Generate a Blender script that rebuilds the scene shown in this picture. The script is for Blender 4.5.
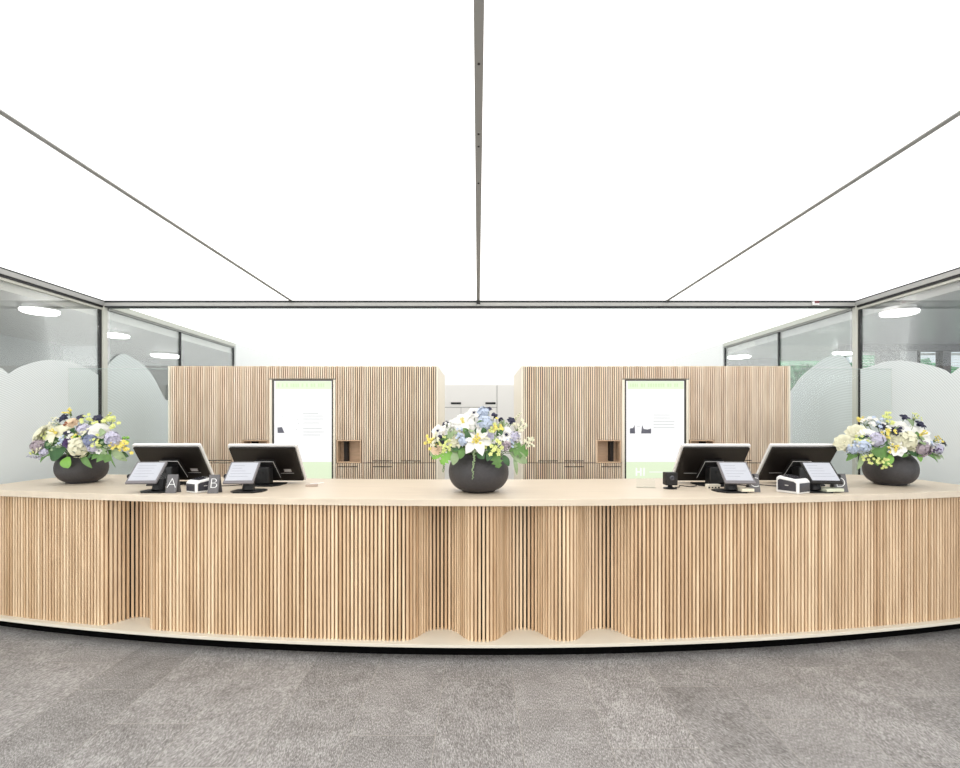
import bpy, bmesh, math, random
from mathutils import Vector, Matrix
R = math.radians
PI = math.pi
random.seed(7)
for o in list(bpy.data.objects): bpy.data.objects.remove(o)
S = bpy.context.scene
COL = S.collection

# ------------------------------------------------------------------ camera
EYE = 1.576
F = 480.0
cam_d = bpy.data.cameras.new('camera'); cam = bpy.data.objects.new('camera', cam_d); COL.objects.link(cam)
cam.location = (0, 0, EYE); cam.rotation_euler = (R(90), 0, 0)
cam_d.sensor_width = 36; cam_d.lens = 18.0
cam_d.shift_x = 2/960; cam_d.shift_y = 38/960
cam_d.clip_start = .05; cam_d.clip_end = 200
S.camera = cam
# ------------------------------------------------------------------ world, lights, exposure
w = bpy.data.worlds.new('world'); S.world = w; w.use_nodes = True
w.node_tree.nodes['Background'].inputs[0].default_value = (.86, .93, 1, 1)
w.node_tree.nodes['Background'].inputs[1].default_value = 1.0
S.view_settings.view_transform = 'Standard'; S.view_settings.look = 'None'
S.view_settings.exposure = 0.0; S.view_settings.gamma = 1
try: S.view_settings.use_curve_mapping = False
except Exception: pass
CEIL_FRONT = 1.30      # emission of the luminous ceiling before the beam
CEIL_BACK = 1.5
LAMP = 9.0

def area_light(name, loc, rot, sx, sy, power, color=(1, 1, 1)):
    d = bpy.data.lights.new(name, 'AREA'); d.shape = 'RECTANGLE'; d.size = sx; d.size_y = sy
    d.energy = power; d.color = color
    o = bpy.data.objects.new(name, d); o.location = loc; o.rotation_euler = rot; COL.objects.link(o)
    return o
# fill light added behind the camera to lift the upright surfaces
area_light('camera_side_fill', (0, -3.9, 1.45), (R(90), 0, 0), 8.0, 2.6, 130, (1, .97, .93))

# unseen fill lights added to brighten the two side offices
area_light('left_office_fill', (-5.3, -.8, 1.4), (R(90), 0, 0), 2.0, 2.4, 110, (.95, .98, 1))
area_light('right_office_fill', (6.5, -.8, 1.4), (R(90), 0, 0), 4.0, 2.4, 120, (.95, .98, 1))

# ------------------------------------------------------------------ materials
MATS = {}
def mat(name, col=(.8, .8, .8), rough=.5, metal=0, emit=0, ecol=None, spec=.5, var=0, nscale=20, stretch=(1, 1, 1), bump=0):
    """procedural principled material, colour broken up by noise of relative size var"""
    if name in MATS: return MATS[name]
    m = bpy.data.materials.new(name); m.use_nodes = True
    nt = m.node_tree; b = nt.nodes['Principled BSDF']
    b.inputs['Base Color'].default_value = (*col, 1)
    b.inputs['Roughness'].default_value = rough; b.inputs['Metallic'].default_value = metal
    b.inputs['Specular IOR Level'].default_value = spec
    if emit:
        b.inputs['Emission Color'].default_value = (*(ecol or col), 1); b.inputs['Emission Strength'].default_value = emit
    if var or bump:
        tc = nt.nodes.new('ShaderNodeTexCoord'); mp = nt.nodes.new('ShaderNodeMapping'); mp.inputs['Scale'].default_value = stretch
        n = nt.nodes.new('ShaderNodeTexNoise'); n.inputs['Scale'].default_value = nscale; n.inputs['Detail'].default_value = 4
        nt.links.new(tc.outputs['Object'], mp.inputs[0]); nt.links.new(mp.outputs[0], n.inputs['Vector'])
        if var:
            r = nt.nodes.new('ShaderNodeValToRGB')
            r.color_ramp.elements[0].position = .3; r.color_ramp.elements[1].position = .7
            r.color_ramp.elements[0].color = (*[max(0, c*(1-var)) for c in col], 1)
            r.color_ramp.elements[1].color = (*[min(1, c*(1+var)) for c in col], 1)
            nt.links.new(n.outputs['Fac'], r.inputs[0]); nt.links.new(r.outputs[0], b.inputs['Base Color'])
        if bump:
            bp = nt.nodes.new('ShaderNodeBump'); bp.inputs['Strength'].default_value = bump; bp.inputs['Distance'].default_value = .01
            nt.links.new(n.outputs['Fac'], bp.inputs['Height']); nt.links.new(bp.outputs[0], b.inputs['Normal'])
    MATS[name] = m
    return m

def slat_mat(name, c0, c1, rough=.5):
    m = bpy.data.materials.new(name); m.use_nodes = True; nt = m.node_tree; b = nt.nodes['Principled BSDF']
    g = nt.nodes.new('ShaderNodeNewGeometry'); r = nt.nodes.new('ShaderNodeValToRGB')
    r.color_ramp.elements[0].color = (*c0, 1); r.color_ramp.elements[1].color = (*c1, 1)
    e = r.color_ramp.elements.new(.5); e.color = (*[(a*.45+d*.55) for a, d in zip(c0, c1)], 1)
    nt.links.new(g.outputs['Random Per Island'], r.inputs[0])
    tc = nt.nodes.new('ShaderNodeTexCoord'); mp = nt.nodes.new('ShaderNodeMapping'); mp.inputs['Scale'].default_value = (14, 14, 1.6)
    n = nt.nodes.new('ShaderNodeTexNoise'); n.inputs['Scale'].default_value = 1.5; n.inputs['Detail'].default_value = 5
    nt.links.new(tc.outputs['Object'], mp.inputs[0]); nt.links.new(mp.outputs[0], n.inputs['Vector'])
    r2 = nt.nodes.new('ShaderNodeValToRGB'); r2.color_ramp.elements[0].color = (.84, .8, .76, 1); r2.color_ramp.elements[1].color = (1.06, 1.06, 1.05, 1)
    r2.color_ramp.elements[0].position = .35; r2.color_ramp.elements[1].position = .65
    nt.links.new(n.outputs['Fac'], r2.inputs[0])
    mx = nt.nodes.new('ShaderNodeMix'); mx.data_type = 'RGBA'; mx.blend_type = 'MULTIPLY'; mx.inputs[0].default_value = 1
    nt.links.new(r.outputs[0], mx.inputs[6]); nt.links.new(r2.outputs[0], mx.inputs[7])
    nt.links.new(mx.outputs[2], b.inputs['Base Color']); b.inputs['Roughness'].default_value = rough
    MATS[name] = m
    return m

def glass_mat(name, tint, gloss=.12, rough=.0):
    m = bpy.data.materials.new(name); m.use_nodes = True; nt = m.node_tree; nt.nodes.clear()
    out = nt.nodes.new('ShaderNodeOutputMaterial'); t = nt.nodes.new('ShaderNodeBsdfTransparent'); t.inputs[0].default_value = (*tint, 1)
    g = nt.nodes.new('ShaderNodeBsdfGlossy'); g.inputs['Roughness'].default_value = rough; g.inputs[0].default_value = (1, 1, 1, 1)
    lw = nt.nodes.new('ShaderNodeLayerWeight'); lw.inputs[0].default_value = .25
    mth = nt.nodes.new('ShaderNodeMath'); mth.operation = 'MULTIPLY'; mth.inputs[1].default_value = gloss*4
    nt.links.new(lw.outputs['Fresnel'], mth.inputs[0])
    mx = nt.nodes.new('ShaderNodeMixShader'); nt.links.new(mth.outputs[0], mx.inputs[0])
    nt.links.new(t.outputs[0], mx.inputs[1]); nt.links.new(g.outputs[0], mx.inputs[2]); nt.links.new(mx.outputs[0], out.inputs[0])
    MATS[name] = m
    return m

def film_mat(name, cy, cz, base=.80, amp=.16, pitch=.019, col=(.88, .915, .92)):
    """frosted privacy film printed with fine concentric lines"""
    m = bpy.data.materials.new(name); m.use_nodes = True; nt = m.node_tree; nt.nodes.clear()
    N = nt.nodes.new; L = nt.links.new
    out = N('ShaderNodeOutputMaterial'); t = N('ShaderNodeBsdfTransparent')
    d = N('ShaderNodeBsdfDiffuse'); d.inputs[0].default_value = (*col, 1)
    tr = N('ShaderNodeBsdfTranslucent'); tr.inputs[0].default_value = (*col, 1)
    ad = N('ShaderNodeMixShader'); ad.inputs[0].default_value = .3; L(d.outputs[0], ad.inputs[1]); L(tr.outputs[0], ad.inputs[2])
    tc = N('ShaderNodeTexCoord'); sp = N('ShaderNodeSeparateXYZ'); L(tc.outputs['Object'], sp.inputs[0])
    def mth(op, a, b=None):
        q = N('ShaderNodeMath'); q.operation = op
        for i, v in enumerate((a, b)):
            if v is None: continue
            if isinstance(v, (int, float)): q.inputs[i].default_value = v
            else: L(v, q.inputs[i])
        return q.outputs[0]
    dy = mth('SUBTRACT', sp.outputs['Y'], cy); dz = mth('SUBTRACT', sp.outputs['Z'], cz)
    rr = mth('SQRT', mth('ADD', mth('MULTIPLY', dy, dy), mth('MULTIPLY', dz, dz)))
    s = mth('SINE', mth('MULTIPLY', rr, 2*PI/pitch))
    st = mth('GREATER_THAN', s, 0.0)
    fade = N('ShaderNodeMapRange'); fade.inputs[1].default_value = 1.25; fade.inputs[2].default_value = 1.9
    fade.inputs[3].default_value = 0.25; fade.inputs[4].default_value = 1.0; L(sp.outputs['Z'], fade.inputs[0])
    a = mth('ADD', mth('MULTIPLY', mth('MULTIPLY', st, amp), fade.outputs[0]), base)
    a2 = mth('MINIMUM', mth('ADD', a, mth('MULTIPLY', mth('SUBTRACT', 1.0, fade.outputs[0]), .22)), .96)
    mx = N('ShaderNodeMixShader'); L(a2, mx.inputs[0]); L(t.outputs[0], mx.inputs[1]); L(ad.outputs[0], mx.inputs[2]); L(mx.outputs[0], out.inputs[0])
    MATS[name] = m
    return m

def floor_mat():
    m = bpy.data.materials.new('stone_tiles'); m.use_nodes = True; nt = m.node_tree; b = nt.nodes['Principled BSDF']
    N = nt.nodes.new; L = nt.links.new
    def mth(op, a, b=None):
        q = N('ShaderNodeMath'); q.operation = op
        for i, v in enumerate((a, b)):
            if v is None: continue
            if isinstance(v, (int, float)): q.inputs[i].default_value = v
            else: L(v, q.inputs[i])
        return q.outputs[0]
    tc = N('ShaderNodeTexCoord'); sp = N('ShaderNodeSeparateXYZ'); L(tc.outputs['Object'], sp.inputs[0])
    CW, TL = .43, .86
    u = mth('DIVIDE', mth('SUBTRACT', sp.outputs['X'], .215), CW); col = mth('FLOOR', u); fu = mth('SUBTRACT', u, col)
    wn = N('ShaderNodeTexWhiteNoise'); wn.noise_dimensions = '1D'; L(col, wn.inputs['W'])
    v = mth('ADD', mth('DIVIDE', mth('SUBTRACT', sp.outputs['Y'], 2.636), TL), mth('MULTIPLY', mth('ADD', col, 0.0), .37)); row = mth('FLOOR', v); fv = mth('SUBTRACT', v, row)
    ju = mth('MINIMUM', fu, mth('SUBTRACT', 1, fu)); jv = mth('MINIMUM', fv, mth('SUBTRACT', 1, fv))
    joint = mth('LESS_THAN', mth('MINIMUM', mth('MULTIPLY', ju, CW), mth('MULTIPLY', jv, TL)), .0016)
    cm = N('ShaderNodeCombineXYZ'); L(col, cm.inputs[0]); L(row, cm.inputs[1])
    wt = N('ShaderNodeTexWhiteNoise'); wt.noise_dimensions = '2D'; L(cm.outputs[0], wt.inputs['Vector'])
    # streaked grain, its own offset and slight turn in every tile
    rot = N('ShaderNodeVectorRotate'); rot.rotation_type = 'Z_AXIS'; L(tc.outputs['Object'], rot.inputs['Vector'])
    L(mth('ADD', mth('MULTIPLY', mth('SUBTRACT', wt.outputs['Value'], .5), .9), -.1), rot.inputs['Angle'])
    ad = N('ShaderNodeVectorMath'); ad.operation = 'ADD'; L(rot.outputs[0], ad.inputs[0])
    sc = N('ShaderNodeVectorMath'); sc.operation = 'SCALE'; L(wt.outputs['Color'], sc.inputs[0]); sc.inputs['Scale'].default_value = 9; L(sc.outputs[0], ad.inputs[1])
    mp = N('ShaderNodeMapping'); mp.inputs['Scale'].default_value = (260, 62, 1); L(ad.outputs[0], mp.inputs[0])
    n = N('ShaderNodeTexNoise'); n.inputs['Scale'].default_value = 1; n.inputs['Detail'].default_value = 6; n.inputs['Roughness'].default_value = .65; L(mp.outputs[0], n.inputs['Vector'])
    n2 = N('ShaderNodeTexNoise'); n2.inputs['Scale'].default_value = 5; n2.inputs['Detail'].default_value = 6; n2.inputs['Roughness'].default_value = .7; L(ad.outputs[0], n2.inputs['Vector'])
    f = mth('ADD', mth('MULTIPLY', n.outputs['Fac'], .82), mth('MULTIPLY', n2.outputs['Fac'], .18))
    r = N('ShaderNodeValToRGB'); L(f, r.inputs[0])
    r.color_ramp.elements[0].position = .38; r.color_ramp.elements[0].color = (.11, .103, .099, 1)
    r.color_ramp.elements[1].position = .62; r.color_ramp.elements[1].color = (.50, .487, .48, 1)
    e = r.color_ramp.elements.new(.5); e.color = (.25, .238, .232, 1)
    tint = N('ShaderNodeMapRange'); L(wt.outputs['Value'], tint.inputs[0]); tint.inputs[3].default_value = .86; tint.inputs[4].default_value = 1.12
    mx = N('ShaderNodeVectorMath'); mx.operation = 'SCALE'; L(r.outputs[0], mx.inputs[0]); L(tint.outputs[0], mx.inputs['Scale'])
    # a few pale quartz veins
    wv = N('ShaderNodeTexNoise'); wv.inputs['Scale'].default_value = 1.7; wv.inputs['Detail'].default_value = 3; L(ad.outputs[0], wv.inputs['Vector'])
    vein = mth('MULTIPLY', mth('LESS_THAN', mth('ABSOLUTE', mth('SUBTRACT', wv.outputs['Fac'], .5)), .0022), mth('GREATER_THAN', wt.outputs['Value'], .6))
    jm = N('ShaderNodeMix'); jm.data_type = 'RGBA'; L(joint, jm.inputs[0]); L(mx.outputs[0], jm.inputs[6]); jm.inputs[7].default_value = (.36, .34, .31, 1)
    vm = N('ShaderNodeMix'); vm.data_type = 'RGBA'; L(mth('MULTIPLY', vein, .25), vm.inputs[0]); L(jm.outputs[2], vm.inputs[6]); vm.inputs[7].default_value = (.6, .59, .57, 1)
    L(vm.outputs[2], b.inputs['Base Color']); b.inputs['Roughness'].default_value = .62
    bp = N('ShaderNodeBump'); bp.inputs['Strength'].default_value = .25; bp.inputs['Distance'].default_value = .004; L(n.outputs['Fac'], bp.inputs['Height']); L(bp.outputs[0], b.inputs['Normal'])
    return m

M_floor = floor_mat()
M_ceil = mat('luminous_membrane', (.9, .9, .9), .6, emit=CEIL_FRONT, ecol=(1, 1, .995))
M_ceilb = mat('luminous_membrane_rear', (.5, .5, .5), .6, emit=CEIL_BACK, ecol=(1, 1, 1))
M_alu = mat('anodised_aluminium', (.40, .40, .385), .5, metal=.2)
M_alu_d = mat('seam_profile_grey', (.34, .34, .33), .5)
M_rail = mat('warm_grey_lacquer', (.60, .60, .54), .45)
M_gasket = mat('black_gasket', (.015, .015, .017), .5)
M_slat = slat_mat('larch_slats', (.60, .405, .24), (.85, .66, .455))
M_slatc = slat_mat('larch_slats_cabinet', (.76, .59, .44), (.94, .82, .68))
M_back = mat('dark_backing', (.012, .008, .006), .8)
M_top = mat('pale_ash_veneer', (.66, .565, .45), .42, var=.05, nscale=2.5, stretch=(1.2, 22, 10), spec=.4)
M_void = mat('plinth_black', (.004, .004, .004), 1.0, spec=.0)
M_plate = mat('cream_laminate', (.72, .67, .57), .4)
M_cream = mat('cream_panel', (.82, .76, .64), .5)
M_white = mat('white_lacquer', (.82, .82, .80), .5)
M_wallb = mat('rear_white_wall', (.90, .90, .89), .6)
M_cup = mat('cupboard_offwhite', (.86, .84, .79), .5)
M_black = mat('black_plastic', (.008, .008, .009), .4, spec=.3)
M_blackm = mat('black_matt_plastic', (.012, .011, .011), .55, spec=.3)
M_shell = mat('brown_black_shell', (.010, .008, .007), .3, spec=.35)
M_silver = mat('silver_edge', (.62, .61, .60), .35, metal=.3)
M_grey = mat('mid_grey_plastic', (.16, .15, .16), .4)
M_card = mat('dark_grey_card', (.12, .115, .12), .6)
M_letter = mat('white_print', (.85, .85, .85), .6)
M_dev = mat('white_plastic', (.78, .77, .76), .35)
M_devd = mat('dark_glass_plastic', (.045, .045, .055), .12)
M_screen = mat('tablet_screen', (.44, .45, .49), .6, spec=.05, emit=.06, ecol=(.85, .9, 1))
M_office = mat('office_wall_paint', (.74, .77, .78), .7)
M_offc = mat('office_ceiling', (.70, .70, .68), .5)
M_offf = mat('office_floor', (.35, .35, .34), .6, var=.1, nscale=4)
M_lamp = mat('lamp_diffuser', (1, 1, 1), .5, emit=LAMP)
M_lampb = mat('lamp_body', (.75, .75, .75), .4)
M_glass = glass_mat('clear_glass', (.955, .96, .95), .09)
M_glassf = glass_mat('front_pane_glass', (.97, .985, .98), .035)
M_edge = mat('glass_edge_green', (.45, .55, .52), .2)
M_vase = mat('charcoal_ceramic', (.042, .038, .040), .55, var=.12, nscale=60, bump=.15)

# ------------------------------------------------------------------ mesh helpers
def new_obj(name, bm, m, parent=None, smooth=False, bevel=0, seg=2):
    me = bpy.data.meshes.new(name); bmesh.ops.recalc_face_normals(bm, faces=bm.faces[:]); bm.to_mesh(me); bm.free()
    o = bpy.data.objects.new(name, me); COL.objects.link(o)
    for k in (m if isinstance(m, (list, tuple)) else [m]): me.materials.append(k)
    if smooth:
        for p in me.polygons: p.use_smooth = True
    if bevel:
        md = o.modifiers.new('bevel', 'BEVEL'); md.width = bevel; md.segments = seg; md.limit_method = 'ANGLE'; md.angle_limit = R(40)
    if parent: o.parent = parent
    return o
def thing(name, label, cat, loc=(0, 0, 0), rot=(0, 0, 0), group=None):
    o = bpy.data.objects.new(name, None); o.empty_display_size = .05; COL.objects.link(o)
    o.location = loc; o.rotation_euler = rot; tag(o, label, cat, group); return o
def tag(o, label, cat, group=None):
    o['label'] = label; o['category'] = cat
    if group: o['group'] = group
    return o
def struct(o): o['kind'] = 'structure'; return o
def box(bm, x0, x1, y0, y1, z0, z1, mi=0, mtx=None):
    vs = [bm.verts.new((x, y, z)) for x in (x0, x1) for y in (y0, y1) for z in (z0, z1)]
    if mtx is not None:
        for v in vs: v.co = mtx @ v.co
    fs = [(0, 1, 3, 2), (4, 6, 7, 5), (0, 4, 5, 1), (2, 3, 7, 6), (0, 2, 6, 4), (1, 5, 7, 3)]
    for f in fs:
        q = bm.faces.new([vs[i] for i in f]); q.material_index = mi
    return vs
def bx(name, x0, x1, y0, y1, z0, z1, m, parent=None, bevel=0):
    bm = bmesh.new(); box(bm, x0, x1, y0, y1, z0, z1); return new_obj(name, bm, m, parent, bevel=bevel)
def prism(bm, pts, z0, z1, mi=0, mtx=None):
    """pts counter-clockwise in XY, extruded along Z"""
    a = [bm.verts.new((x, y, z0)) for x, y in pts]; b = [bm.verts.new((x, y, z1)) for x, y in pts]
    if mtx is not None:
        for v in a+b: v.co = mtx @ v.co
    n = len(pts); fs = [bm.faces.new(a[::-1]), bm.faces.new(b)]
    for i in range(n): fs.append(bm.faces.new((a[i], a[(i+1) % n], b[(i+1) % n], b[i])))
    for f in fs: f.material_index = mi
def lathe(bm, prof, n=40, mtx=None, mi=0):
    rings = []
    for r, z in prof:
        if r < 1e-5: rings.append([bm.verts.new((0, 0, z))])
        else: rings.append([bm.verts.new((r*math.cos(2*PI*k/n), r*math.sin(2*PI*k/n), z)) for k in range(n)])
    for a, b in zip(rings, rings[1:]):
        for k in range(n):
            k2 = (k+1) % n
            if len(a) == 1 and len(b) == 1: continue
            if len(a) == 1: f = bm.faces.new((a[0], b[k2], b[k]))
            elif len(b) == 1: f = bm.faces.new((a[k], a[k2], b[0]))
            else: f = bm.faces.new((a[k], a[k2], b[k2], b[k]))
            f.material_index = mi
    if mtx is not None:
        for r in rings:
            for v in r: v.co = mtx @ v.co
def tube(bm, pts, r, n=6, mi=0):
    pts = [Vector(p) for p in pts]; rings = []
    for i, p in enumerate(pts):
        d = (pts[min(i+1, len(pts)-1)] - pts[max(i-1, 0)]).normalized()
        u = d.orthogonal().normalized(); v = d.cross(u)
        if rings:
            u = prev_u - d*prev_u.dot(d); u.normalize(); v = d.cross(u)
        prev_u = u
        rr = r[i] if isinstance(r, (list, tuple)) else r
        rings.append([bm.verts.new(p + (u*math.cos(2*PI*k/n)+v*math.sin(2*PI*k/n))*rr) for k in range(n)])
    for a, b in zip(rings, rings[1:]):
        for k in range(n):
            f = bm.faces.new((a[k], a[(k+1) % n], b[(k+1) % n], b[k])); f.material_index = mi
    for rg in (rings[0], rings[-1]):
        f = bm.faces.new(rg); f.material_index = mi
def P(px, py, Y): return Vector(((px-478)/F*Y, Y, EYE-(py-422)/F*Y))

# ------------------------------------------------------------------ setting
HC = EYE + 1.35          # ceiling height 2.926
YB = 5.333               # plane of the cross beam, posts and cabinet fronts
XL, XR = -4.150, 4.192    # side glazing (inner faces)
struct(bx('floor', -9, 9, -4.2, 12, -.1, 0, M_floor))
bm = bmesh.new()
box(bm, XL, XR, -4.0, YB+.02, HC, HC+.05); struct(new_obj('ceiling', bm, M_ceil))
bm = bmesh.new()
box(bm, XL-.05, XR+.05, YB+.02, 11.6, HC, HC+.05); struct(new_obj('ceiling', bm, M_ceilb))
struct(bx('wall_behind_camera', -9, 9, -4.1, -4.0, 0, 3.0, M_white))
# ceiling seams
for i, x in enumerate((-2.075, .003, 2.10)):
    wd = .017 if i == 1 else .015
    t = struct(bx('trim_%d' % (i+1), x-wd, x+wd, -4.0, YB+.005, HC-.006, HC, M_alu_d))
    if i == 1:
        for yy in (1.80, 2.24, 2.34, 2.70, 5.25):
            bm = bmesh.new(); lathe(bm, [(0, -.003), (.005, -.003), (.005, 0), (0, 0)], 10)
            s = new_obj('screw', bm, M_gasket, t); s.location = (x, yy, HC-.006)
# cross beam: dark gap, light profile, dark lower gasket
b = struct(bx('trim_4', XL+.0, XR-.0, YB-.0, YB+.09, 2.866, 2.903, M_alu))
bx('gasket', XL, XR, YB+.0, YB+.085, 2.903, HC, M_gasket, b)
bx('gasket', XL, XR, YB+.0, YB+.085, 2.854, 2.866, M_gasket, b)
# clip in the middle of the beam, small detector on its right
t = thing('ceiling_clip', 'small dark clip on the beam where the middle ceiling seam ends', 'clip', (.003, YB, 2.90))
bm = bmesh.new(); box(bm, -.02, .02, -.012, 0, -.02, .026); new_obj('clip_body', bm, M_gasket, t)
bm = bmesh.new(); box(bm, -.016, .016, -.014, -.006, -.032, -.022); new_obj('clip_tab', bm, M_silver, t)
t = thing('door_sensor', 'small white and dark red sensor on the beam near the right post', 'sensor', (3.74, YB, 2.90))
bm = bmesh.new(); box(bm, -.035, .04, -.02, 0, -.03, .012); new_obj('sensor_body', bm, M_dev, t, bevel=.003)
bm = bmesh.new(); box(bm, -.012, .035, -.024, -.018, -.008, .014); new_obj('sensor_lens', bm, mat('dark_red_lens', (.16, .03, .04), .3), t)

def side(sg, X, name):
    """glazed side wall, posts, rails and printed film"""
    out = lambda a, b_: (min(X+sg*a, X+sg*b_), max(X+sg*a, X+sg*b_))
    n = 0
    def tr(x0, x1, y0, y1, z0, z1, m, nm=None):
        return struct(bx(nm or 'trim_side', x0, x1, y0, y1, z0, z1, m))
    # top rail in three profiles
    a, b2 = out(0, .06); tr(a, b2, -4.0, YB+.09, 2.868, 2.912, M_alu, 'trim_%d' % (5 if sg < 0 else 15))
    a, b2 = out(.004, .06); tr(a, b2, -4.0, YB+.09, 2.912, HC, M_gasket, 'trim_%d' % (6 if sg < 0 else 16))
    a, b2 = out(.012, .06); tr(a, b2, -4.0, YB, 2.848, 2.868, M_gasket, 'trim_%d' % (7 if sg < 0 else 17))
    a, b2 = out(.025, .06); tr(a, b2, -4.0, YB, 2.822, 2.846, M_rail, 'trim_%d' % (8 if sg < 0 else 18))
    yend = 8.2
    a, b2 = out(.0, .05); tr(a, b2, YB+.09, yend, 2.86, HC-.004, M_rail, 'trim_%d' % (9 if sg < 0 else 19))
    a, b2 = out(.015, .05); tr(a, b2, YB+.09, yend, 2.838, 2.86, M_alu, 'trim_%d' % (10 if sg < 0 else 20))
    # post
    a, b2 = out(-.0, .058)
    p = tr(a, b2, YB-.005, YB+.045, 0, 2.868, M_rail, 'trim_%d' % (11 if sg < 0 else 21))
    a, b2 = out(.026, .048); bx('gasket', a, b2, YB-.035, YB-.006, 0, 2.846, M_gasket, p)
    # rear mullions
    for k, yy in enumerate((6.74, yend)):
        a, b2 = out(.022, .042); tr(a, b2, yy-.012, yy+.012, 0, 2.84, M_gasket, 'trim_%d' % ((12 if sg < 0 else 22)+k))
    # panes
    a, b2 = out(.03, .04)
    struct(bx('window_%d' % (1 if sg < 0 else 4), a, b2, -4.0, YB-.036, .0, 2.83, M_glass))
    struct(bx('window_%d' % (2 if sg < 0 else 5), a, b2, YB+.08, 6.72, .0, 2.845, M_glass))
    struct(bx('window_%d' % (3 if sg < 0 else 6), a, b2, 6.76, yend-.02, .0, 2.845, M_glass))
    a, b2 = out(0, .08); struct(bx('wall_'+name, a, b2, yend+.02, 11.6, 0, HC, M_wallb))
side(-1, XL, 'left'); side(1, XR, 'right')
struct(bx('wall_back', XL-.1, XR+.1, 11.5, 11.6, 0, HC, M_wallb))

# printed film on the side glazing: world outline computed on the real glass plane
def film(name, X, outline, bottom_z, m, label, th=.002):
    pts = []
    for px, py in outline:
        Y = X*F/(px-478); pts.append((Y, EYE-(py-422)/F*Y))
    pts.sort()
    Y0, Y1 = pts[0][0], pts[-1][0]
    bm = bmesh.new()
    cols = [(bm.verts.new((X, y, bottom_z)), bm.verts.new((X, y, z))) for y, z in pts]
    for a, b_ in zip(cols, cols[1:]): bm.faces.new((a[0], b_[0], b_[1], a[1]))
    o = new_obj(name, bm, m)
    md = o.modifiers.new('solid', 'SOLIDIFY'); md.thickness = th
    tag(o, label, 'film'); return o
def interp(keys, n=8):
    """Catmull style smoothing of an outline except where a key is flagged sharp"""
    out = []
    for i in range(len(keys)-1):
        p0 = keys[i-1] if i and not (len(keys[i]) > 2) else keys[i]
        p1, p2 = keys[i], keys[i+1]
        p3 = keys[i+2] if i+2 < len(keys) and not (len(keys[i+1]) > 2) else keys[i+1]
        for k in range(n):
            t = k/n; q = []
            for c in (0, 1):
                q.append(.5*((2*p1[c])+(-p0[c]+p2[c])*t+(2*p0[c]-5*p1[c]+4*p2[c]-p3[c])*t*t+(-p0[c]+3*p1[c]-3*p2[c]+p3[c])*t**3))
            out.append(tuple(q))
    out.append(tuple(keys[-1][:2])); return out
Mf1 = film_mat('film_lines_left', 3.9, .9); Mf2 = film_mat('film_lines_left_rear', 5.0, .6, pitch=.03, amp=.12, base=.82)
Mf3 = film_mat('film_lines_right', 5.6, .7); Mf4 = film_mat('film_lines_right_rear', 5.4, .5, pitch=.03, amp=.12, base=.82)
film('privacy_film', XL-.026, interp([(-60, 400), (-20, 366), (0, 368), (8, 374, 1), (23, 365.5), (47, 360), (70, 362), (87, 368), (98, 375)]), .9, Mf1,
     'frosted film with wavy printed lines on the front pane of the left glass wall')
film('privacy_film', XL-.026, interp([(104.8, 369), (113, 359.5), (122, 353.8), (133, 358), (147, 368.6), (156, 382), (166, 400), (173, 392), (181.5, 372)]), .9, Mf2,
     'frosted film with a pointed wave edge on the left glass wall behind its post')
film('privacy_film', XR+.026, interp([(1010, 384), (985, 372), (965, 366), (951, 374, 1), (943, 369), (925, 364), (902, 360.5), (884, 362), (872, 366), (860.5, 369)]), .9, Mf3,
     'frosted film with fine moire lines on the front pane of the right glass wall')
film('privacy_film', XR+.026, interp([(854, 370), (850, 364), (845, 357.5), (839, 354.5), (831, 356), (823, 359.5), (810, 369), (800, 378), (790, 392), (777, 408)]), .9, Mf4,
     'frosted film with a rounded wave edge on the right glass wall behind its post')

# low clear screens beside the cabinets, glass above the cabinets
def pane(name, x0, x1, y, z0, z1, label, m=M_glassf, clamps=None):
    t = thing(name, label, 'glass screen', ((x0+x1)/2, y, z0)); hw = (x1-x0)/2
    bm = bmesh.new(); box(bm, -hw, hw, 0, .010, 0, z1-z0-.004); new_obj('pane', bm, m, t)
    bm = bmesh.new(); box(bm, -hw, hw, 0, .010, z1-z0-.004, z1-z0)
    new_obj('polished_edge', bm, M_edge, t); return t
pane('glass_screen', XL+.002, -3.14, 4.86, 0, 2.117, 'low clear glass screen between left glass wall and slatted cabinet')
pane('glass_screen', 3.19, XR-.002, 4.86, 0, 2.115, 'low clear glass screen between right glass wall and slatted cabinet')

# ------------------------------------------------------------------ offices behind the side glazing
ZO = 2.75
def office_left():
    struct(bx('ceiling', -9, XL-.08, -1, 12, ZO, ZO+.1, M_offc))
    struct(bx('wall_office_left', -6.5, -6.4, -1, 12, 0, ZO, M_office))
    struct(bx('wall_office_left', -6.4, -5.74, 7.4, 7.5, 0, ZO, M_office))
    struct(bx('wall_office_left', -6.4, XL-.08, 11.9, 12, 0, ZO, M_office))
office_left()
struct(bx('ceiling', XR+.08, 5.6, 7.4, 12, ZO, ZO+.1, M_offc))
struct(bx('ceiling', 5.6, 6.7, 7.4, 9.2, ZO, ZO+.1, M_offc))
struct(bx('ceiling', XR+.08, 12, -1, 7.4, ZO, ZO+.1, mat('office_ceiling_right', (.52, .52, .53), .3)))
struct(bx('wall_office_right', XR+.08, 5.6, 11.9, 12, 0, ZO, M_office))
M_colg = mat('grey_column', (.20, .20, .21), .5); M_colw = mat('pale_column', (.45, .46, .47), .5)
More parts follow.
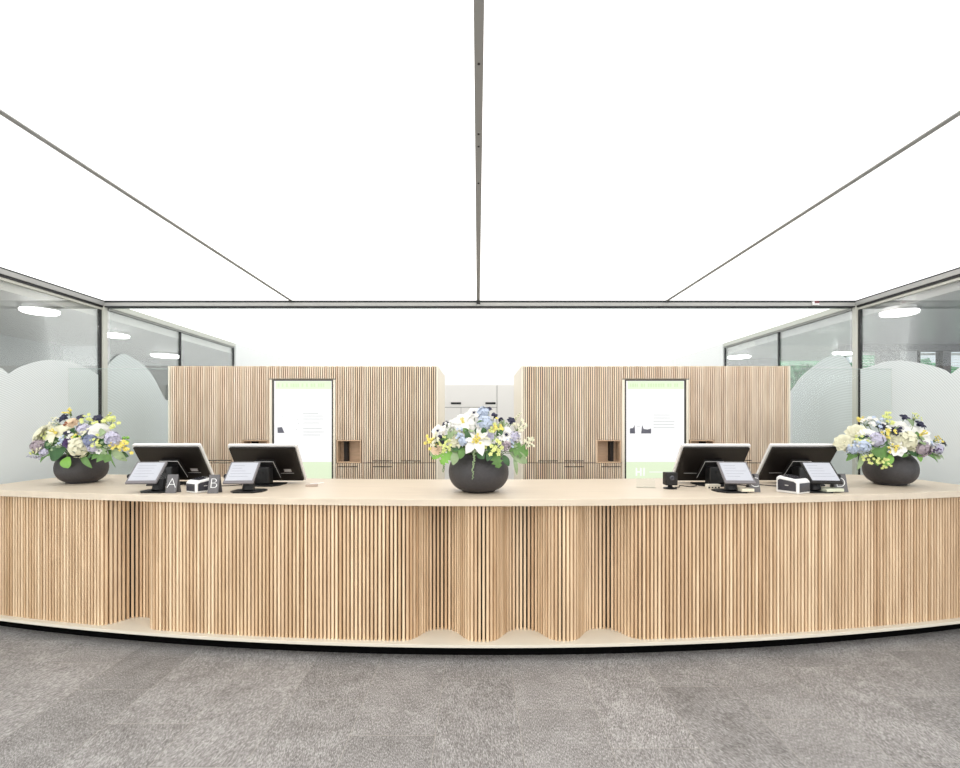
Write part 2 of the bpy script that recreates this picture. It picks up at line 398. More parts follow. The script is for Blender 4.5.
# window front of the right office: header beam, columns, panes, blinds, hedge
YW = 7.3
struct(bx('trim_30', 5.55, 12, YW-.05, YW+.1, 2.655, ZO, mat('header_grey', (.17, .17, .18), .45)))
struct(bx('trim_31', XR+.1, 5.55, 8.9, 9.0, 2.50, ZO, mat('header_grey', (.17, .17, .18), .45)))
def pxX(px, Y): return (px-478)/F*Y
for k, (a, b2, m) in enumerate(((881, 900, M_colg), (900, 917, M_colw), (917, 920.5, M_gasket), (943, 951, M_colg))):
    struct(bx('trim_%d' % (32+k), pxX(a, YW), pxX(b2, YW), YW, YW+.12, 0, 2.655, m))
for k, (a, b2) in enumerate(((862, 881), (920.5, 943), (951, 1010))):
    struct(bx('window_%d' % (7+k), pxX(a, YW), pxX(b2, YW), YW+.05, YW+.06, 0.02, 2.655, M_glassf))
    x0, x1 = pxX(a, YW), pxX(b2, YW)
    t = thing('window_blind', ['pale slatted blind in the narrow window bay beside the right post', 'pale slatted blind in the middle window bay of the right office', 'pale slatted blind in the window bay at the right edge'][k],
              'blind', ((x0+x1)/2, YW+.13, 2.64))
    bm = bmesh.new(); hw = (x1-x0)/2-.01
    box(bm, -hw, hw, -.02, .02, -.03, .0); new_obj('head_rail', bm, M_white, t)
    bm = bmesh.new()
    for q in range(58):
        z = -.06-q*.042; mt = Matrix.Translation((0, 0, z)) @ Matrix.Rotation(R(18), 4, 'X')
        box(bm, -hw, hw, -.013, .013, -.0012, .0012, mtx=mt)
    new_obj('slats', bm, M_white, t)
# hedge outside
bm = bmesh.new()
for k in range(46):
    c = Vector((6.0+random.random()*5.5, 9.7+random.random()*.7, .2+random.random()*2.4)); s = .35+random.random()*.25
    r = bmesh.ops.create_icosphere(bm, subdivisions=3, radius=s, matrix=Matrix.Translation(c))
    for v in r['verts']: v.co += (v.co-c).normalized()*(random.random()-.5)*.13
o = new_obj('hedge', bm, mat('hedge_green', (.16, .42, .22), .8, var=.5, nscale=9)); o['kind'] = 'stuff'
tag(o, 'green hedge outside the windows of the right office', 'hedge')
# meeting box seen behind the right glazing
t = struct(bx('wall_office_right', 4.45, 5.30, 9.2, 9.3, 0, 2.60, mat('grey_partition', (.20, .215, .225), .5)))

def lamp(px, py, Y, d, label, th=.022, zc=ZO):
    c = P(px, py, Y)
    t = thing('ceiling_lamp', label, 'ceiling lamp', (c.x, Y, zc), group=None)
    r = d/2
    bm = bmesh.new(); lathe(bm, [(0, 0), (r*.86, 0), (r*.86, -.03), (r, -.032), (r, -.044), (0, -.044)], 40); new_obj('lamp_body', bm, M_lampb, t, smooth=False)
    bm = bmesh.new(); lathe(bm, [(r*.97, -.048), (r*.97, -.048-th*.6), (r*.9, -.048-th), (0, -.048-th)], 40)
    new_obj('diffuser', bm, M_lamp, t, smooth=True)
def lampY(py, z): return (z-EYE)*F/(422-py)
lamp(40, 0, lampY(313, 2.68), .32, 'round white ceiling lamp at the far left, nearest behind the glass wall')
lamp(116, 0, lampY(337, 2.68), .30, 'round white ceiling lamp seen just right of the left post')
lamp(166, 0, lampY(357, 2.68), .44, 'round white ceiling lamp just above the left cabinet, farthest on that side')
lamp(899, 0, lampY(314.5, 2.68), .32, 'round white ceiling lamp at the far right, nearest behind the glass wall')
lamp(847, 0, lampY(353.6, 2.68), .40, 'round white ceiling lamp just left of the right post')
lamp(739, 0, lampY(358, 2.68), .36, 'round white ceiling lamp above the right cabinet in the grey office box')

# ------------------------------------------------------------------ slatted cabinets
Z_CAB = 2.198
def cabinet(x0, x1, sg, name, label, scr, niches, slots, seam_x):
    """sg=+1: inner flank (towards the middle gap) on the right side"""
    D = 1.12; yf = YB
    t = thing(name, label, 'cabinet', ((x0+x1)/2, yf, 0)); cx = (x0+x1)/2
    bm = bmesh.new()
    # carcass built round the niches: body slabs
    zt = Z_CAB
    n0, n1 = 1.121, 1.376
    box(bm, x0+.02-cx, x1-.02-cx, .16, D, 0, zt-.006)
    new_obj('carcass', bm, M_back, t)
    bm = bmesh.new()
    holes = sorted([(a, b2) for a, b2 in niches]); xs = [x0+.02]; 
    segs = []; cur = x0+.02
    for a, b2 in holes: segs.append((cur, a)); cur = b2
    segs.append((cur, x1-.02))
    for a, b2 in segs: box(bm, a-cx, b2-cx, .026, .16, 0, zt-.006)
    for a, b2 in holes: box(bm, a-cx, b2-cx, .026, .16, 0, n0); box(bm, a-cx, b2-cx, .026, .16, n1, zt-.006)
    new_obj('backing_board', bm, M_back, t)
    for s, xx in ((-1, x0), (1, x1)):
        bm = bmesh.new(); a, b2 = (xx, xx+.018) if s < 0 else (xx-.018, xx)
        box(bm, a-cx, b2-cx, 0, D+.006, 0, zt); new_obj('side_panel', bm, M_cream, t, bevel=.002)
    # niche linings
    for a, b2 in holes:
        bm = bmesh.new(); q = .012
        box(bm, a-cx, a+q-cx, .0, .159, n0, n1); box(bm, b2-q-cx, b2-cx, .0, .159, n0, n1)
        box(bm, a+q-cx, b2-q-cx, .0, .159, n0, n0+q); box(bm, a+q-cx, b2-q-cx, .0, .159, n1-q, n1)
        box(bm, a+q-cx, b2-q-cx, .15, .159, n0+q, n1-q)
        nn = new_obj('niche', bm, mat('niche_wood', (.60, .42, .28), .5, var=.08, nscale=8, stretch=(1, 1, 6)), t)
        lx = a+q if sg > 0 else b2-q
        bm = bmesh.new(); box(bm, (a+b2)/2-(.07 if sg > 0 else -.03)-cx, (a+b2)/2-(.03 if sg > 0 else -.07)-cx, .06, .149, n0+q, n1-q)
        new_obj('divider', bm, M_back, nn)
    # slats
    s0, s1, sz = scr    # screen bay x0,x1,top z
    bm = bmesh.new(); pitch = .0242; wd = .0122
    n = int((x1-x0-.036-.01)/pitch); off = ((x1-x0-.036)-n*pitch)/2
    for k in range(n+1):
        xc = x0+.018+off+k*pitch
        ivs = [(0.02, 1.117), (1.125, zt)]
        if s0-.025 < xc < s1+.025: ivs = [(sz, zt)]
        for a, b2 in holes:
            if a-.006 < xc < b2+.006: ivs = [(.02, 1.117), (n1+.002, zt)]
        cuts = [(zc-.005, zc+.005) for (a, b2, zc) in slots if a < xc < b2]
        for ca, cb in cuts:
            o2 = []
            for a, b2 in ivs:
                if a < ca and cb < b2: o2 += [(a, ca), (cb, b2)]
                else: o2.append((a, b2))
            ivs = o2
        for a, b2 in ivs: box(bm, xc-wd/2-cx, xc+wd/2-cx, 0, .028, a, b2)
    new_obj('slatted_front', bm, M_slatc, t)
    # bay frame around the screen
    bm = bmesh.new()
    box(bm, s0-.024-cx, s0-cx, -.001, .028, 0, sz); box(bm, s1-cx, s1+.024-cx, -.001, .028, 0, sz)
    new_obj('bay_jamb', bm, M_cream, t)
    bm = bmesh.new(); box(bm, s0-.03-cx, s1+.03-cx, -.004, .03, sz-.012, sz-.001); new_obj('bay_lintel', bm, mat('lintel_shade_olive', (.17, .15, .11), .5), t)  # dark lintel colour stands in for the shadow line above the screen frame
    for (a, b2, zc) in slots:
        bm = bmesh.new(); box(bm, a-cx, b2-cx, .008, .022, zc-.003, zc+.003); new_obj('handle', bm, M_back, t)
    return t
def X5(px): return (px-478)/F*YB
def Z5(py): return EYE-(py-422)/F*YB
scrL = (X5(271.8), X5(333.2), Z5(378.5)); scrR = (X5(624.7), X5(686.5), Z5(378.5))
cabinet(X5(168), X5(440.5)-.03, 1, 'slatted_cabinet', 'long slatted timber cabinet left of the gap with niches and a screen', scrL,
        [(X5(242.5), X5(268)), (X5(336.4), X5(361))],
        [(X5(373), X5(392), Z5(461)), (X5(401), X5(420), Z5(461)), (X5(373), X5(392), Z5(466.8)), (X5(337), X5(357), Z5(466.8)), (X5(208), X5(232), Z5(460.5))], None)
cabinet(X5(521.5), X5(790.5), -1, 'slatted_cabinet', 'long slatted timber cabinet right of the gap with niches and a screen', scrR,
        [(X5(596.7), X5(621)), (X5(690), X5(714.5))],
        [(X5(538), X5(557), Z5(461)), (X5(565), X5(584), Z5(461)), (X5(565), X5(584), Z5(466.8)), (X5(602), X5(621), Z5(466.8)), (X5(728), X5(752), Z5(460.5))], None)
# glass above the cabinets up to the beam
pane('glass_screen', XL+.01, X5(279.6), YB+.055, Z_CAB+.001, 2.856, 'clear glass panel above the left end of the left cabinet', clamps=1)
pane('glass_screen', X5(280.2), X5(440)-.03, YB+.055, Z_CAB+.001, 2.856, 'clear glass panel above the left cabinet nearer the gap')
pane('glass_screen', X5(522), X5(677), YB+.055, Z_CAB+.001, 2.856, 'clear glass panel above the right cabinet nearer the gap', clamps=1)
pane('glass_screen', X5(677.6), XR-.01, YB+.055, Z_CAB+.001, 2.856, 'clear glass panel above the right end of the right cabinet')

# digital signage screens
def sign_screen(s, label, left):
    x0, x1, zt = s; zt -= .013; w_ = x1-x0; z0 = zt-1.24
    t = thing('digital_screen', label, 'screen', ((x0+x1)/2, YB+.014, 0))
    h = w_/2
    bm = bmesh.new()
    box(bm, -h+.001, -h+.020, -.004, .012, z0, zt); box(bm, h-.020, h-.001, -.004, .012, z0, zt)
    box(bm, -h+.020, h-.020, -.004, .012, zt-.012, zt); box(bm, -h+.020, h-.020, -.004, .012, z0-.0, z0+.012)
    new_obj('frame', bm, mat('screen_frame', (.035, .03, .025), .4), t)
    def e(name, c, s_): return mat(name, (.02, .02, .02), .3, emit=s_, ecol=c)
    def q(x0_, x1_, z0_, z1_, m, nm, y=0.0):
        bm = bmesh.new(); box(bm, x0_, x1_, y-.0008, y+.004, z0_, z1_); return new_obj(nm, bm, m, t)
    W = e('screen_white', (1, 1, 1), 1.0); G = e('screen_green', (.70, .87, .54), 1.0); G2 = e('screen_green_pale', (.80, .92, .66), 1.0)
    T = e('screen_text', (.62, .64, .63), 1.0); DK = e('screen_dark', (.09, .09, .12), 1.0); Wt = e('screen_white_text', (1, 1, 1), 1.0)
    iw = h-.021
    zz = lambda py: Z5(py)
    q(-iw, iw, z0+.012, zt-.012, W, 'display')
    q(-iw+.015, iw-.005, zz(389), zz(381), G2, 'header_band', -.001)
    # header lettering: two rows of pale block letters
    random.seed(3 if left else 4); x = -iw+.04
    while x < iw-.06:
        wd = random.uniform(.014, .026); q(x, x+wd, zz(387), zz(383.4), G, 'letter', -.002); x += wd+random.choice((.007, .007, .03))
    q(-iw, iw, z0+.012, zz(462), G2, 'footer_band', -.001)
    bm = bmesh.new(); rows = [413.5, 416, 419, 423, 428.5, 432, 435] if left else [415, 418, 421.5, 424.5, 427.5]
    for r_ in rows:
        L_ = random.uniform(.17, .24); x = .0 if left else -.02
        box(bm, x, x+L_, -.0022, -.001, zz(r_+.4), zz(r_-.4))
    new_obj('text_lines', bm, T, t)
    c0 = (x0+x1)/2
    if left:
        bm = bmesh.new()
        for poly in ([(277, 427.5), (281.5, 427), (284, 433), (277.2, 433)],): prism(bm, [(X5(a)-c0, -zz(b_)) for a, b_ in poly], 0, .002)
        for v in bm.verts: v.co = Vector((v.co.x, -.003+v.co.z, -v.co.y))
        new_obj('portrait_shoulder', bm, DK, t)
        for a, b_ in ((277, 416), (282, 416.5), (297, 419.5), (295.5, 429), (297.5, 423)): q(X5(a)-c0, X5(a)-c0+.010, zz(b_+1), zz(b_-.4), T, 'portrait_mark', -.0015)
    else:
        for poly in ([(630.2, 428.5), (633.5, 428), (635, 425), (635.5, 433.5), (630.2, 433.5)], [(642.5, 425), (644, 429), (648, 429.5), (651.5, 428.5), (651.5, 433.5), (641.5, 433.5)]):
            bm = bmesh.new(); prism(bm, [(X5(a)-c0, -zz(b_)) for a, b_ in poly], 0, .002)
            for v in bm.verts: v.co = Vector((v.co.x, -.003+v.co.z, -v.co.y))
            new_obj('portrait_jacket', bm, DK, t)
        bm = bmesh.new()
        pts = [Vector((X5(638.7+4.6*math.cos(a))-c0, -.0015, zz(422+6*math.sin(a)))) for a in [PI+PI*k/10 for k in range(11)]]
        tube(bm, pts, .0015, 4); box(bm, X5(637)-c0, X5(640.5)-c0, -.0022, -.001, zz(426.6), zz(426))
        new_obj('portrait_outline', bm, T, t)
    # white lettering in the footer: left "H", right "H I"
    bm = bmesh.new(); fx = X5(636 if not left else 277)-c0
    for dx in (0, .05, .085): box(bm, fx+dx, fx+dx+.017, -.0024, -.001, zz(476), zz(468))
    box(bm, fx+.017, fx+.05, -.0024, -.001, zz(472.8), zz(471.2)); box(bm, fx+.15, fx+.30, -.0024, -.001, zz(472.5), zz(471.7))
    new_obj('footer_lettering', bm, Wt, t)
sign_screen(scrL, 'tall portrait display with green bands set in the left slatted cabinet', True)
sign_screen(scrR, 'tall portrait display with green bands set in the right slatted cabinet', False)

# cupboards against the back wall, seen through the gap
YC = 11.0
def XC(px): return (px-478)/F*YC
def ZC(py): return EYE-(py-422)/F*YC
for k, (a, b2, has, lab) in enumerate(((425, 497, True, 'off-white cupboard at the back of the gap with two small black handles'),
                                        (497, 580, False, 'tall plain off-white cupboard at the back of the gap, right of the one with handles'))):
    x0, x1 = XC(a)+.004, XC(b2)-.004; c = (x0+x1)/2; hw = (x1-x0)/2
    t = thing('tall_cupboard', lab, 'cupboard', (c, YC, 0), group='cupboards at the back of the gap')
    bm = bmesh.new(); box(bm, -hw, hw, .02, .49, 0, ZC(385)); new_obj('carcass', bm, mat('seam_shadow', (.45, .44, .42), .7), t)
    zs = ZC(407.3); xm = XC(461)-c
    if has:
        bm = bmesh.new(); box(bm, -hw+.003, hw-.003, 0, .02, zs+.008, ZC(385)); d1 = new_obj('door', bm, M_cup, t)
        for e0, e1 in ((-hw+.003, xm-.005), (xm+.005, hw-.003)):
            bm = bmesh.new(); box(bm, e0, e1, 0, .02, .05, zs-.008); new_obj('door', bm, M_cup, t)
        for hx in (XC(456)-c, XC(490.5)-c):
            bm = bmesh.new()
            box(bm, hx-.115, hx+.115, -.014, .0, ZC(404.1), ZC(402.3)); new_obj('handle', bm, M_black, d1)
    else:
        bm = bmesh.new(); box(bm, -hw+.003, hw-.003, 0, .02, .05, ZC(385)); new_obj('door', bm, M_cup, t)

# ------------------------------------------------------------------ reception counter
XA = .10; RR = 31.0
def yfront(x, off=0.0): return 3.15+off+(x-XA)**2/RR
def yback(x): return 4.25+x**2/29.5
ZT = 1.068
cnt = thing('reception_counter', 'long curved reception counter with pale top and wavy vertical timber slats', 'reception counter', (0, 3.7, 0))
def worktop_outline(off):
    n = 70; fr = [(-3.9+7.8*k/n, 0) for k in range(n+1)]
    pts = [(x, yfront(x)+off) for x, _ in fr]
    pts += [(3.9, 4.2), (3.86, 4.42), (3.76, 4.58), (3.6, 4.66)]
    pts += [(x, yback(x)) for x in [3.4-6.8*k/40 for k in range(41)]]
    pts += [(-3.6, 4.66), (-3.76, 4.58), (-3.86, 4.42), (-3.9, 4.2)]
    return [(x, y-3.7) for x, y in pts]
def slab(name, off, z0, z1, m, bevel):
    bm = bmesh.new(); prism(bm, worktop_outline(off), z0, z1)
    o = new_obj(name, bm, m, cnt, bevel=bevel, seg=2); return o
slab('worktop', 0, ZT-.046, ZT, M_top, .003)
slab('base_plate', .0, .091, .112, M_plate, .002)
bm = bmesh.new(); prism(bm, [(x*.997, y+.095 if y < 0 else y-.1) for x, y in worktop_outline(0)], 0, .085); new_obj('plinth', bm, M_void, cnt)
# wavy slat path
VALLEYS = [(-2.50, .25, .185), (-.256, .275, .19), (.31, .277, .19), (.86, .28, .185)]
def recess(x):
    d = 0
    for c, hw, dep in VALLEYS:
        if abs(x-c) < hw: d = max(d, dep*.5*(1+math.tanh(1.35*math.cos(PI*(x-c)/hw))/math.tanh(1.35)))
    return d
def path(x): return Vector((x, yfront(x, .045)+recess(x), 0))
xs = [-3.86+7.72*k/6000 for k in range(6001)]; P_ = [path(x) for x in xs]
bm = bmesh.new(); bb = bmesh.new(); prev = None; acc = 0; pitch = .0268; wd = .0156; dp = .044
strip = []
for i in range(1, len(P_)):
    acc += (P_[i]-P_[i-1]).length
    if acc >= pitch:
        acc -= pitch
        tdir = (P_[min(i+6, 6000)]-P_[max(i-6, 0)]).normalized(); nrm = Vector((-tdir.y, tdir.x, 0))   # points away from the camera side
        p = P_[i]
        mt = Matrix(((tdir.x, nrm.x, 0, p.x), (tdir.y, nrm.y, 0, p.y-3.7), (0, 0, 1, 0), (0, 0, 0, 1)))
        box(bm, -wd/2, wd/2, 0, dp, .112, ZT-.054, mtx=mt)
        strip.append(p+nrm*(dp-.002))
new_obj('slatted_front', bm, M_slat, cnt)
a = [(bb.verts.new((p.x, p.y-3.7, .11)), bb.verts.new((p.x, p.y-3.7, ZT-.046))) for p in strip]
for u, v in zip(a, a[1:]): bb.faces.new((u[0], v[0], v[1], u[1]))
o = new_obj('backing_board', bb, M_back, cnt); md = o.modifiers.new('solid', 'SOLIDIFY'); md.thickness = .008; md.offset = 1
bm = bmesh.new(); box(bm, -3.3, 3.3, .44, .46, .085, ZT-.046); box(bm, -3.86, -3.84, 0.1, .5, .11, ZT-.046); box(bm, 3.84, 3.86, 0.1, .5, .11, ZT-.046)
new_obj('rear_panel', bm, M_cream, cnt)

# ------------------------------------------------------------------ point-of-sale monitors
def monitor(x, Y, label, sg, badge):
    """screen leans with its top towards the visitors; we see its back"""
    t = thing('point_of_sale_monitor', label, 'monitor', (x, Y, ZT))
    lean = R(36)
    # panel frame: local u=x, v=up along panel, n=towards camera/down
    c = Vector((0, .10, .175)); 
    mt = Matrix.Translation(c) @ Matrix.Rotation(lean, 4, 'X')    # panel local: x, y thickness (neg to camera), z up
    W_, H_ = .553, .380
    def rr(w2, h2, r, n=5):
        out = []
        for cx, cz, a0 in ((w2-r, h2-r, 0), (-w2+r, h2-r, 90), (-w2+r, -h2+r, 180), (w2-r, -h2+r, 270)):
            for k in range(n+1): a = R(a0+90*k/n); out.append((cx+r*math.cos(a), cz+r*math.sin(a)))
        return out
    to = Matrix(((1, 0, 0, 0), (0, 0, -1, 0), (0, 1, 0, 0), (0, 0, 0, 1)))   # prism z -> -y
    bm = bmesh.new(); prism(bm, rr(W_/2, H_/2, .012), -.012, .010, mtx=mt @ to); new_obj('bezel', bm, M_dev, t, bevel=.002)
    bm = bmesh.new(); prism(bm, rr(W_/2-.012, H_/2-.012, .015), .0101, .030, mtx=mt @ to); sh = new_obj('rear_shell', bm, M_shell, t, bevel=.006)
    bm = bmesh.new(); prism(bm, rr(W_/2-.012, H_/2-.012, .003), -.0145, -.0121, mtx=mt @ to); new_obj('touch_screen', bm, M_devd, t)
    # vent line and badge on the shell
    bm = bmesh.new(); s = 1 if sg < 0 else -1
    box(bm, s*.02, s*.20, -.0322, -.030, -.092, -.089, mtx=mt) if s > 0 else box(bm, -.20, -.02, -.0322, -.030, -.092, -.089, mtx=mt)
    new_obj('vent_line', bm, M_silver, sh)
    if badge:
        bm = bmesh.new(); box(bm, .125, .185, -.0325, -.030, -.075, -.045, mtx=mt)
        bd = new_obj('badge', bm, mat('badge_grey', (.30, .27, .26), .4), sh)
        bm = bmesh.new()
        for k in range(4): box(bm, .130, .180, -.0332, -.0325, -.070+k*.006, -.067+k*.006, mtx=mt)
        new_obj('badge_text', bm, M_silver, bd)
    # hinge cover: sheared trapezoid with silver rim
    pr = [(-.075, .060), (.075, .060), (.095, -.115), (-.095, -.115)]
    bm = bmesh.new(); prism(bm, pr[::-1], .0301, .060, mtx=mt @ to); hc = new_obj('hinge_cover', bm, M_blackm, t, bevel=.004)
    bm = bmesh.new()
    q = [mt @ to @ Vector((a, b_, .0605)) for a, b_ in pr]
    side_pts = [q[0], q[1], q[2]] if sg < 0 else [q[1], q[0], q[3]]
    tube(bm, side_pts, .0022, 6); new_obj('hinge_rim', bm, M_silver, hc)
    # neck and foot
    bm = bmesh.new(); box(bm, -.062, .062, -.035, .055, .012, .150); nk = new_obj('neck', bm, M_black, t, bevel=.010)
    bm = bmesh.new(); lathe(bm, [(0, 0), (.014, 0), (.014, .004), (0, .004)], 18, Matrix.Translation((0, -.035, .105)) @ Matrix.Rotation(R(90), 4, 'X')); new_obj('cable_port', bm, M_blackm, nk)
    bm = bmesh.new(); prism(bm, [(-.15, -.02), (-.11, -.09), (.11, -.09), (.15, -.02), (.15, .12), (-.15, .12)], 0, .012); new_obj('foot', bm, M_black, t, bevel=.003)
    return t
monitor(-2.525, 3.90, 'large black monitor seen from behind, farthest left, beside the left flower bowl', -1, True)
monitor(-1.725, 3.85, 'large black monitor seen from behind, in front of the left display screen', -1, True)
monitor(1.905, 3.85, 'large black monitor seen from behind, in front of the right display screen', 1, False)
monitor(2.625, 3.87, 'large black monitor seen from behind, farthest right, beside the right flower bowl', 1, False)

def tablet(x, dx, label, yaw, dark, Y=3.50, w2=.105):
    t = thing('customer_display', label, 'tablet display', (x, Y, ZT))
    mt = Matrix.Translation((dx, -.0, .138)) @ Matrix.Rotation(yaw, 4, 'Z') @ Matrix.Rotation(R(-47), 4, 'X')
    bm = bmesh.new(); box(bm, -w2, w2, -.008, .008, -.103, .103, mtx=mt); c = new_obj('casing', bm, M_blackm if dark else M_grey, t, bevel=.004)
    bm = bmesh.new(); box(bm, -w2+.012, w2-.012, -.0092, -.0075, -.080, .090, mtx=mt); s = new_obj('display', bm, M_screen, t)
    bm = bmesh.new(); random.seed(int(abs(x)*100))
    for k in range(5):
        z = .06-k*.026; L_ = random.uniform(.06, .15); box(bm, -w2+.03, -w2+.03+L_, -.0098, -.0092, z, z+.004, mtx=mt)
    new_obj('screen_lines', bm, mat('screen_print', (.34, .35, .40), .6), s)
    bm = bmesh.new(); tube(bm, [(0, .0, .01), (0, .015, .07), (dx*.7, .05, .100)], [.045, .04, .035], 10); new_obj('stand_arm', bm, M_black, t)
    bm = bmesh.new(); prism(bm, [(-.115, -.03), (-.07, -.085), (.07, -.085), (.115, -.03), (.115, .06), (.07, .10), (-.07, .10), (-.115, .06)], 0, .010); new_obj('base', bm, M_black, t, bevel=.002)
    bm = bmesh.new(); lathe(bm, [(0, -.008), (.016, -.006), (.018, .0), (.016, .006), (0, .008)], 16, mt @ Matrix.Translation(((-w2-.005 if dx < 0 else w2+.005), .004, -.03)) @ Matrix.Rotation(R(90), 4, 'Y'))
    new_obj('stylus_holder', bm, M_black, t)
    return t
tablet(-2.33, -.085, 'small tilted grey customer tablet before the leftmost monitor', R(6), False)
tablet(-1.675, -.045, 'small tilted grey customer tablet right of the letter B card', R(5), False)
tablet(1.845, .035, 'small tilted grey customer tablet before the monitor by the right display screen', R(-5), False)
tablet(2.455, .045, 'small tilted tablet in a black case before the rightmost monitor', R(-6), True)
# note pad lying under the rightmost tablet
nt_ = tag(bx('note_pad', -.065, .065, -.05, .05, 0, .022, mat('pale_green_paper', (.62, .64, .50), .7), bevel=.002), 'pale green pad of notes lying on the base of the rightmost tablet', 'note pad')
nt_.location = (2.545, 3.47, ZT+.0105); nt_.rotation_euler = (0, 0, R(4))
nt_ = tag(bx('note_pad', -.045, .045, -.04, .04, 0, .022, mat('cream_paper', (.74, .68, .54), .7), bevel=.002), 'cream slip pad lying on the base of the tablet next to the letter C card', 'note pad')
nt_.location = (1.925, 3.46, ZT+.0105)

# ------------------------------------------------------------------ letter cards
def letter_mesh(ch, size, depth, m, parent, mtx, name='letter'):
    cu = bpy.data.curves.new('txt', 'FONT'); cu.body = ch; cu.size = size; cu.extrude = depth; cu.align_x = 'CENTER'; cu.align_y = 'CENTER'; cu.offset = -.0028
    to = bpy.data.objects.new('txt', cu); COL.objects.link(to); bpy.context.view_layer.update()
    me = bpy.data.meshes.new_from_object(to.evaluated_get(bpy.context.evaluated_depsgraph_get()))
    bpy.data.objects.remove(to); bpy.data.curves.remove(cu)
    me.name = name; me.materials.clear(); me.materials.append(m)
    me.transform(mtx); o = bpy.data.objects.new(name, me); COL.objects.link(o); o.parent = parent; return o
def card(ch, x, Y, yaw, label, w2=.037, h=.130):
    t = thing('letter_card', label, 'letter card', (x, Y, ZT), (0, 0, yaw))
    a = R(14); L_ = h/math.cos(a)
    f = Matrix.Rotation(-a, 4, 'X'); dpt = math.tan(a)*h
    bm = bmesh.new(); box(bm, -w2, w2, -.0015, .0015, 0, L_, mtx=Matrix.Translation((0, 0, .0006)) @ f); new_obj('front_panel', bm, M_card, t)
    bm = bmesh.new(); box(bm, -w2, w2, -.0015, .0015, 0, L_-.003, mtx=Matrix.Translation((0, 2*dpt, .0006)) @ Matrix.Rotation(a, 4, 'X')); new_obj('rear_panel', bm, M_card, t)
    letter_mesh(ch, .105, .0006, M_letter, t, f @ Matrix.Translation((0, -.0026, h*.53)) @ Matrix.Rotation(R(90), 4, 'X'))
    return t
card('A', -2.19, 3.42, R(3), 'dark grey tent card with a white letter A')
card('B', -1.885, 3.41, R(3), 'dark grey tent card with a white letter B')
card('C', 2.005, 3.47, R(-3), 'dark grey tent card mostly hidden behind the tablet left of the white scanner')
card('D', 2.63, 3.47, R(-3), 'dark grey tent card partly hidden behind the rightmost tablet', w2=.046)

# ------------------------------------------------------------------ document scanners
def scanner(x, Y, yaw, label, s, k_=1):
    t = thing('document_scanner', label, 'scanner', (x, Y, ZT), (0, 0, yaw))
    w2, d2, h = .078*k_, .075*k_, .120*k_
    prof = [(-w2, 0), (w2, 0), (w2, h*.72), (w2-.02, h*.86), (-w2+.02, h), (-w2, h-.012)]
    to = Matrix(((1, 0, 0, 0), (0, 0, -1, 0), (0, 1, 0, 0), (0, 0, 0, 1)))
    if s < 0: prof = [(-a, b_) for a, b_ in prof][::-1]
    bm = bmesh.new(); prism(bm, prof, -d2, d2, mtx=to); new_obj('housing', bm, M_dev, t, bevel=.010, seg=3)
    k = .80
    inner = [(a*k, (b_-h/2)*.66+h/2-.002) for a, b_ in prof]
    bm = bmesh.new(); prism(bm, inner, d2, d2+.003, mtx=to); fp = new_obj('front_window', bm, M_devd, t, bevel=.001)
    bm = bmesh.new(); box(bm, -.012, .012, -d2-.0045, -d2-.003, h*.45, h*.45+.006); new_obj('maker_mark', bm, M_silver, fp)
    # dark reading bed on the sloping top and on the end face
    bm = bmesh.new()
    sl = math.atan2(h*.14, w2*2-.04)
    mt = Matrix.Translation((0, 0, h*.93)) @ Matrix.Rotation(sl if s > 0 else -sl, 4, 'Y')
    box(bm, -w2+.03, w2-.03, -d2+.014, d2-.014, .0, .003, mtx=mt); new_obj('reading_glass', bm, M_devd, t)
    e = 1 if s > 0 else -1
    bm = bmesh.new(); xa = (w2, w2+.003) if e > 0 else (-w2-.003, -w2)
    box(bm, xa[0], xa[1], -d2+.014, d2-.014, .014, h*.64); new_obj('end_window', bm, M_devd, t)
    return t
scanner(2.27, 3.46, R(-62), 'white and dark scanner box in front of the rightmost monitor', 1)
scanner(-2.02, 3.49, R(60), 'white and dark scanner box between the letter A and letter B cards', -1, .86)

# small black camera, cables, pen, keyboards
t = thing('desk_camera', 'small black camera on a round foot left of the right-hand monitors', 'camera', (1.465, 3.66, ZT))
bm = bmesh.new(); lathe(bm, [(0, 0), (.052, 0), (.052, .008), (.02, .014), (.014, .03), (0, .03)], 24, Matrix.Scale(.95, 4)); new_obj('foot', bm, M_black, t)
bm = bmesh.new(); box(bm, -.045, .045, -.035, .035, .028, .125); bd = new_obj('housing', bm, M_blackm, t, bevel=.006)
bm = bmesh.new(); lathe(bm, [(0, 0), (.02, 0), (.02, .004), (.012, .008), (0, .008)], 20, Matrix.Translation((0, -.035, .085)) @ Matrix.Rotation(R(90), 4, 'X')); new_obj('lens', bm, M_devd, bd)
def cable(pts, r, m, label, name='cable'):
    bm = bmesh.new(); out = []
    k = [Vector(p) for p in pts]
    for i in range(len(k)-1):
        p0 = k[max(i-1, 0)]; p1 = k[i]; p2 = k[i+1]; p3 = k[min(i+2, len(k)-1)]
        for j in range(8):
            s = j/8; out.append(.5*((2*p1)+(p2-p0)*s+(2*p0-5*p1+4*p2-p3)*s*s+(-p0+3*p1-3*p2+p3)*s**3))
    out.append(k[-1]); tube(bm, out, r, 6); return tag(new_obj(name, bm, m, smooth=True), label, 'cable')
zc = ZT+.005
cable([(1.52, 3.70, zc), (1.56, 3.72, zc), (1.60, 3.80, zc), (1.66, 3.74, zc), (1.73, 3.80, zc)], .0035, M_blackm, 'thin black cable from the small camera towards the monitor beside it')
cable([(2.05, 3.92, zc), (2.15, 3.80, zc), (2.25, 3.86, zc), (2.34, 3.78, zc), (2.46, 3.84, zc)], .004, M_blackm, 'thin black cable between the two right-hand monitors')
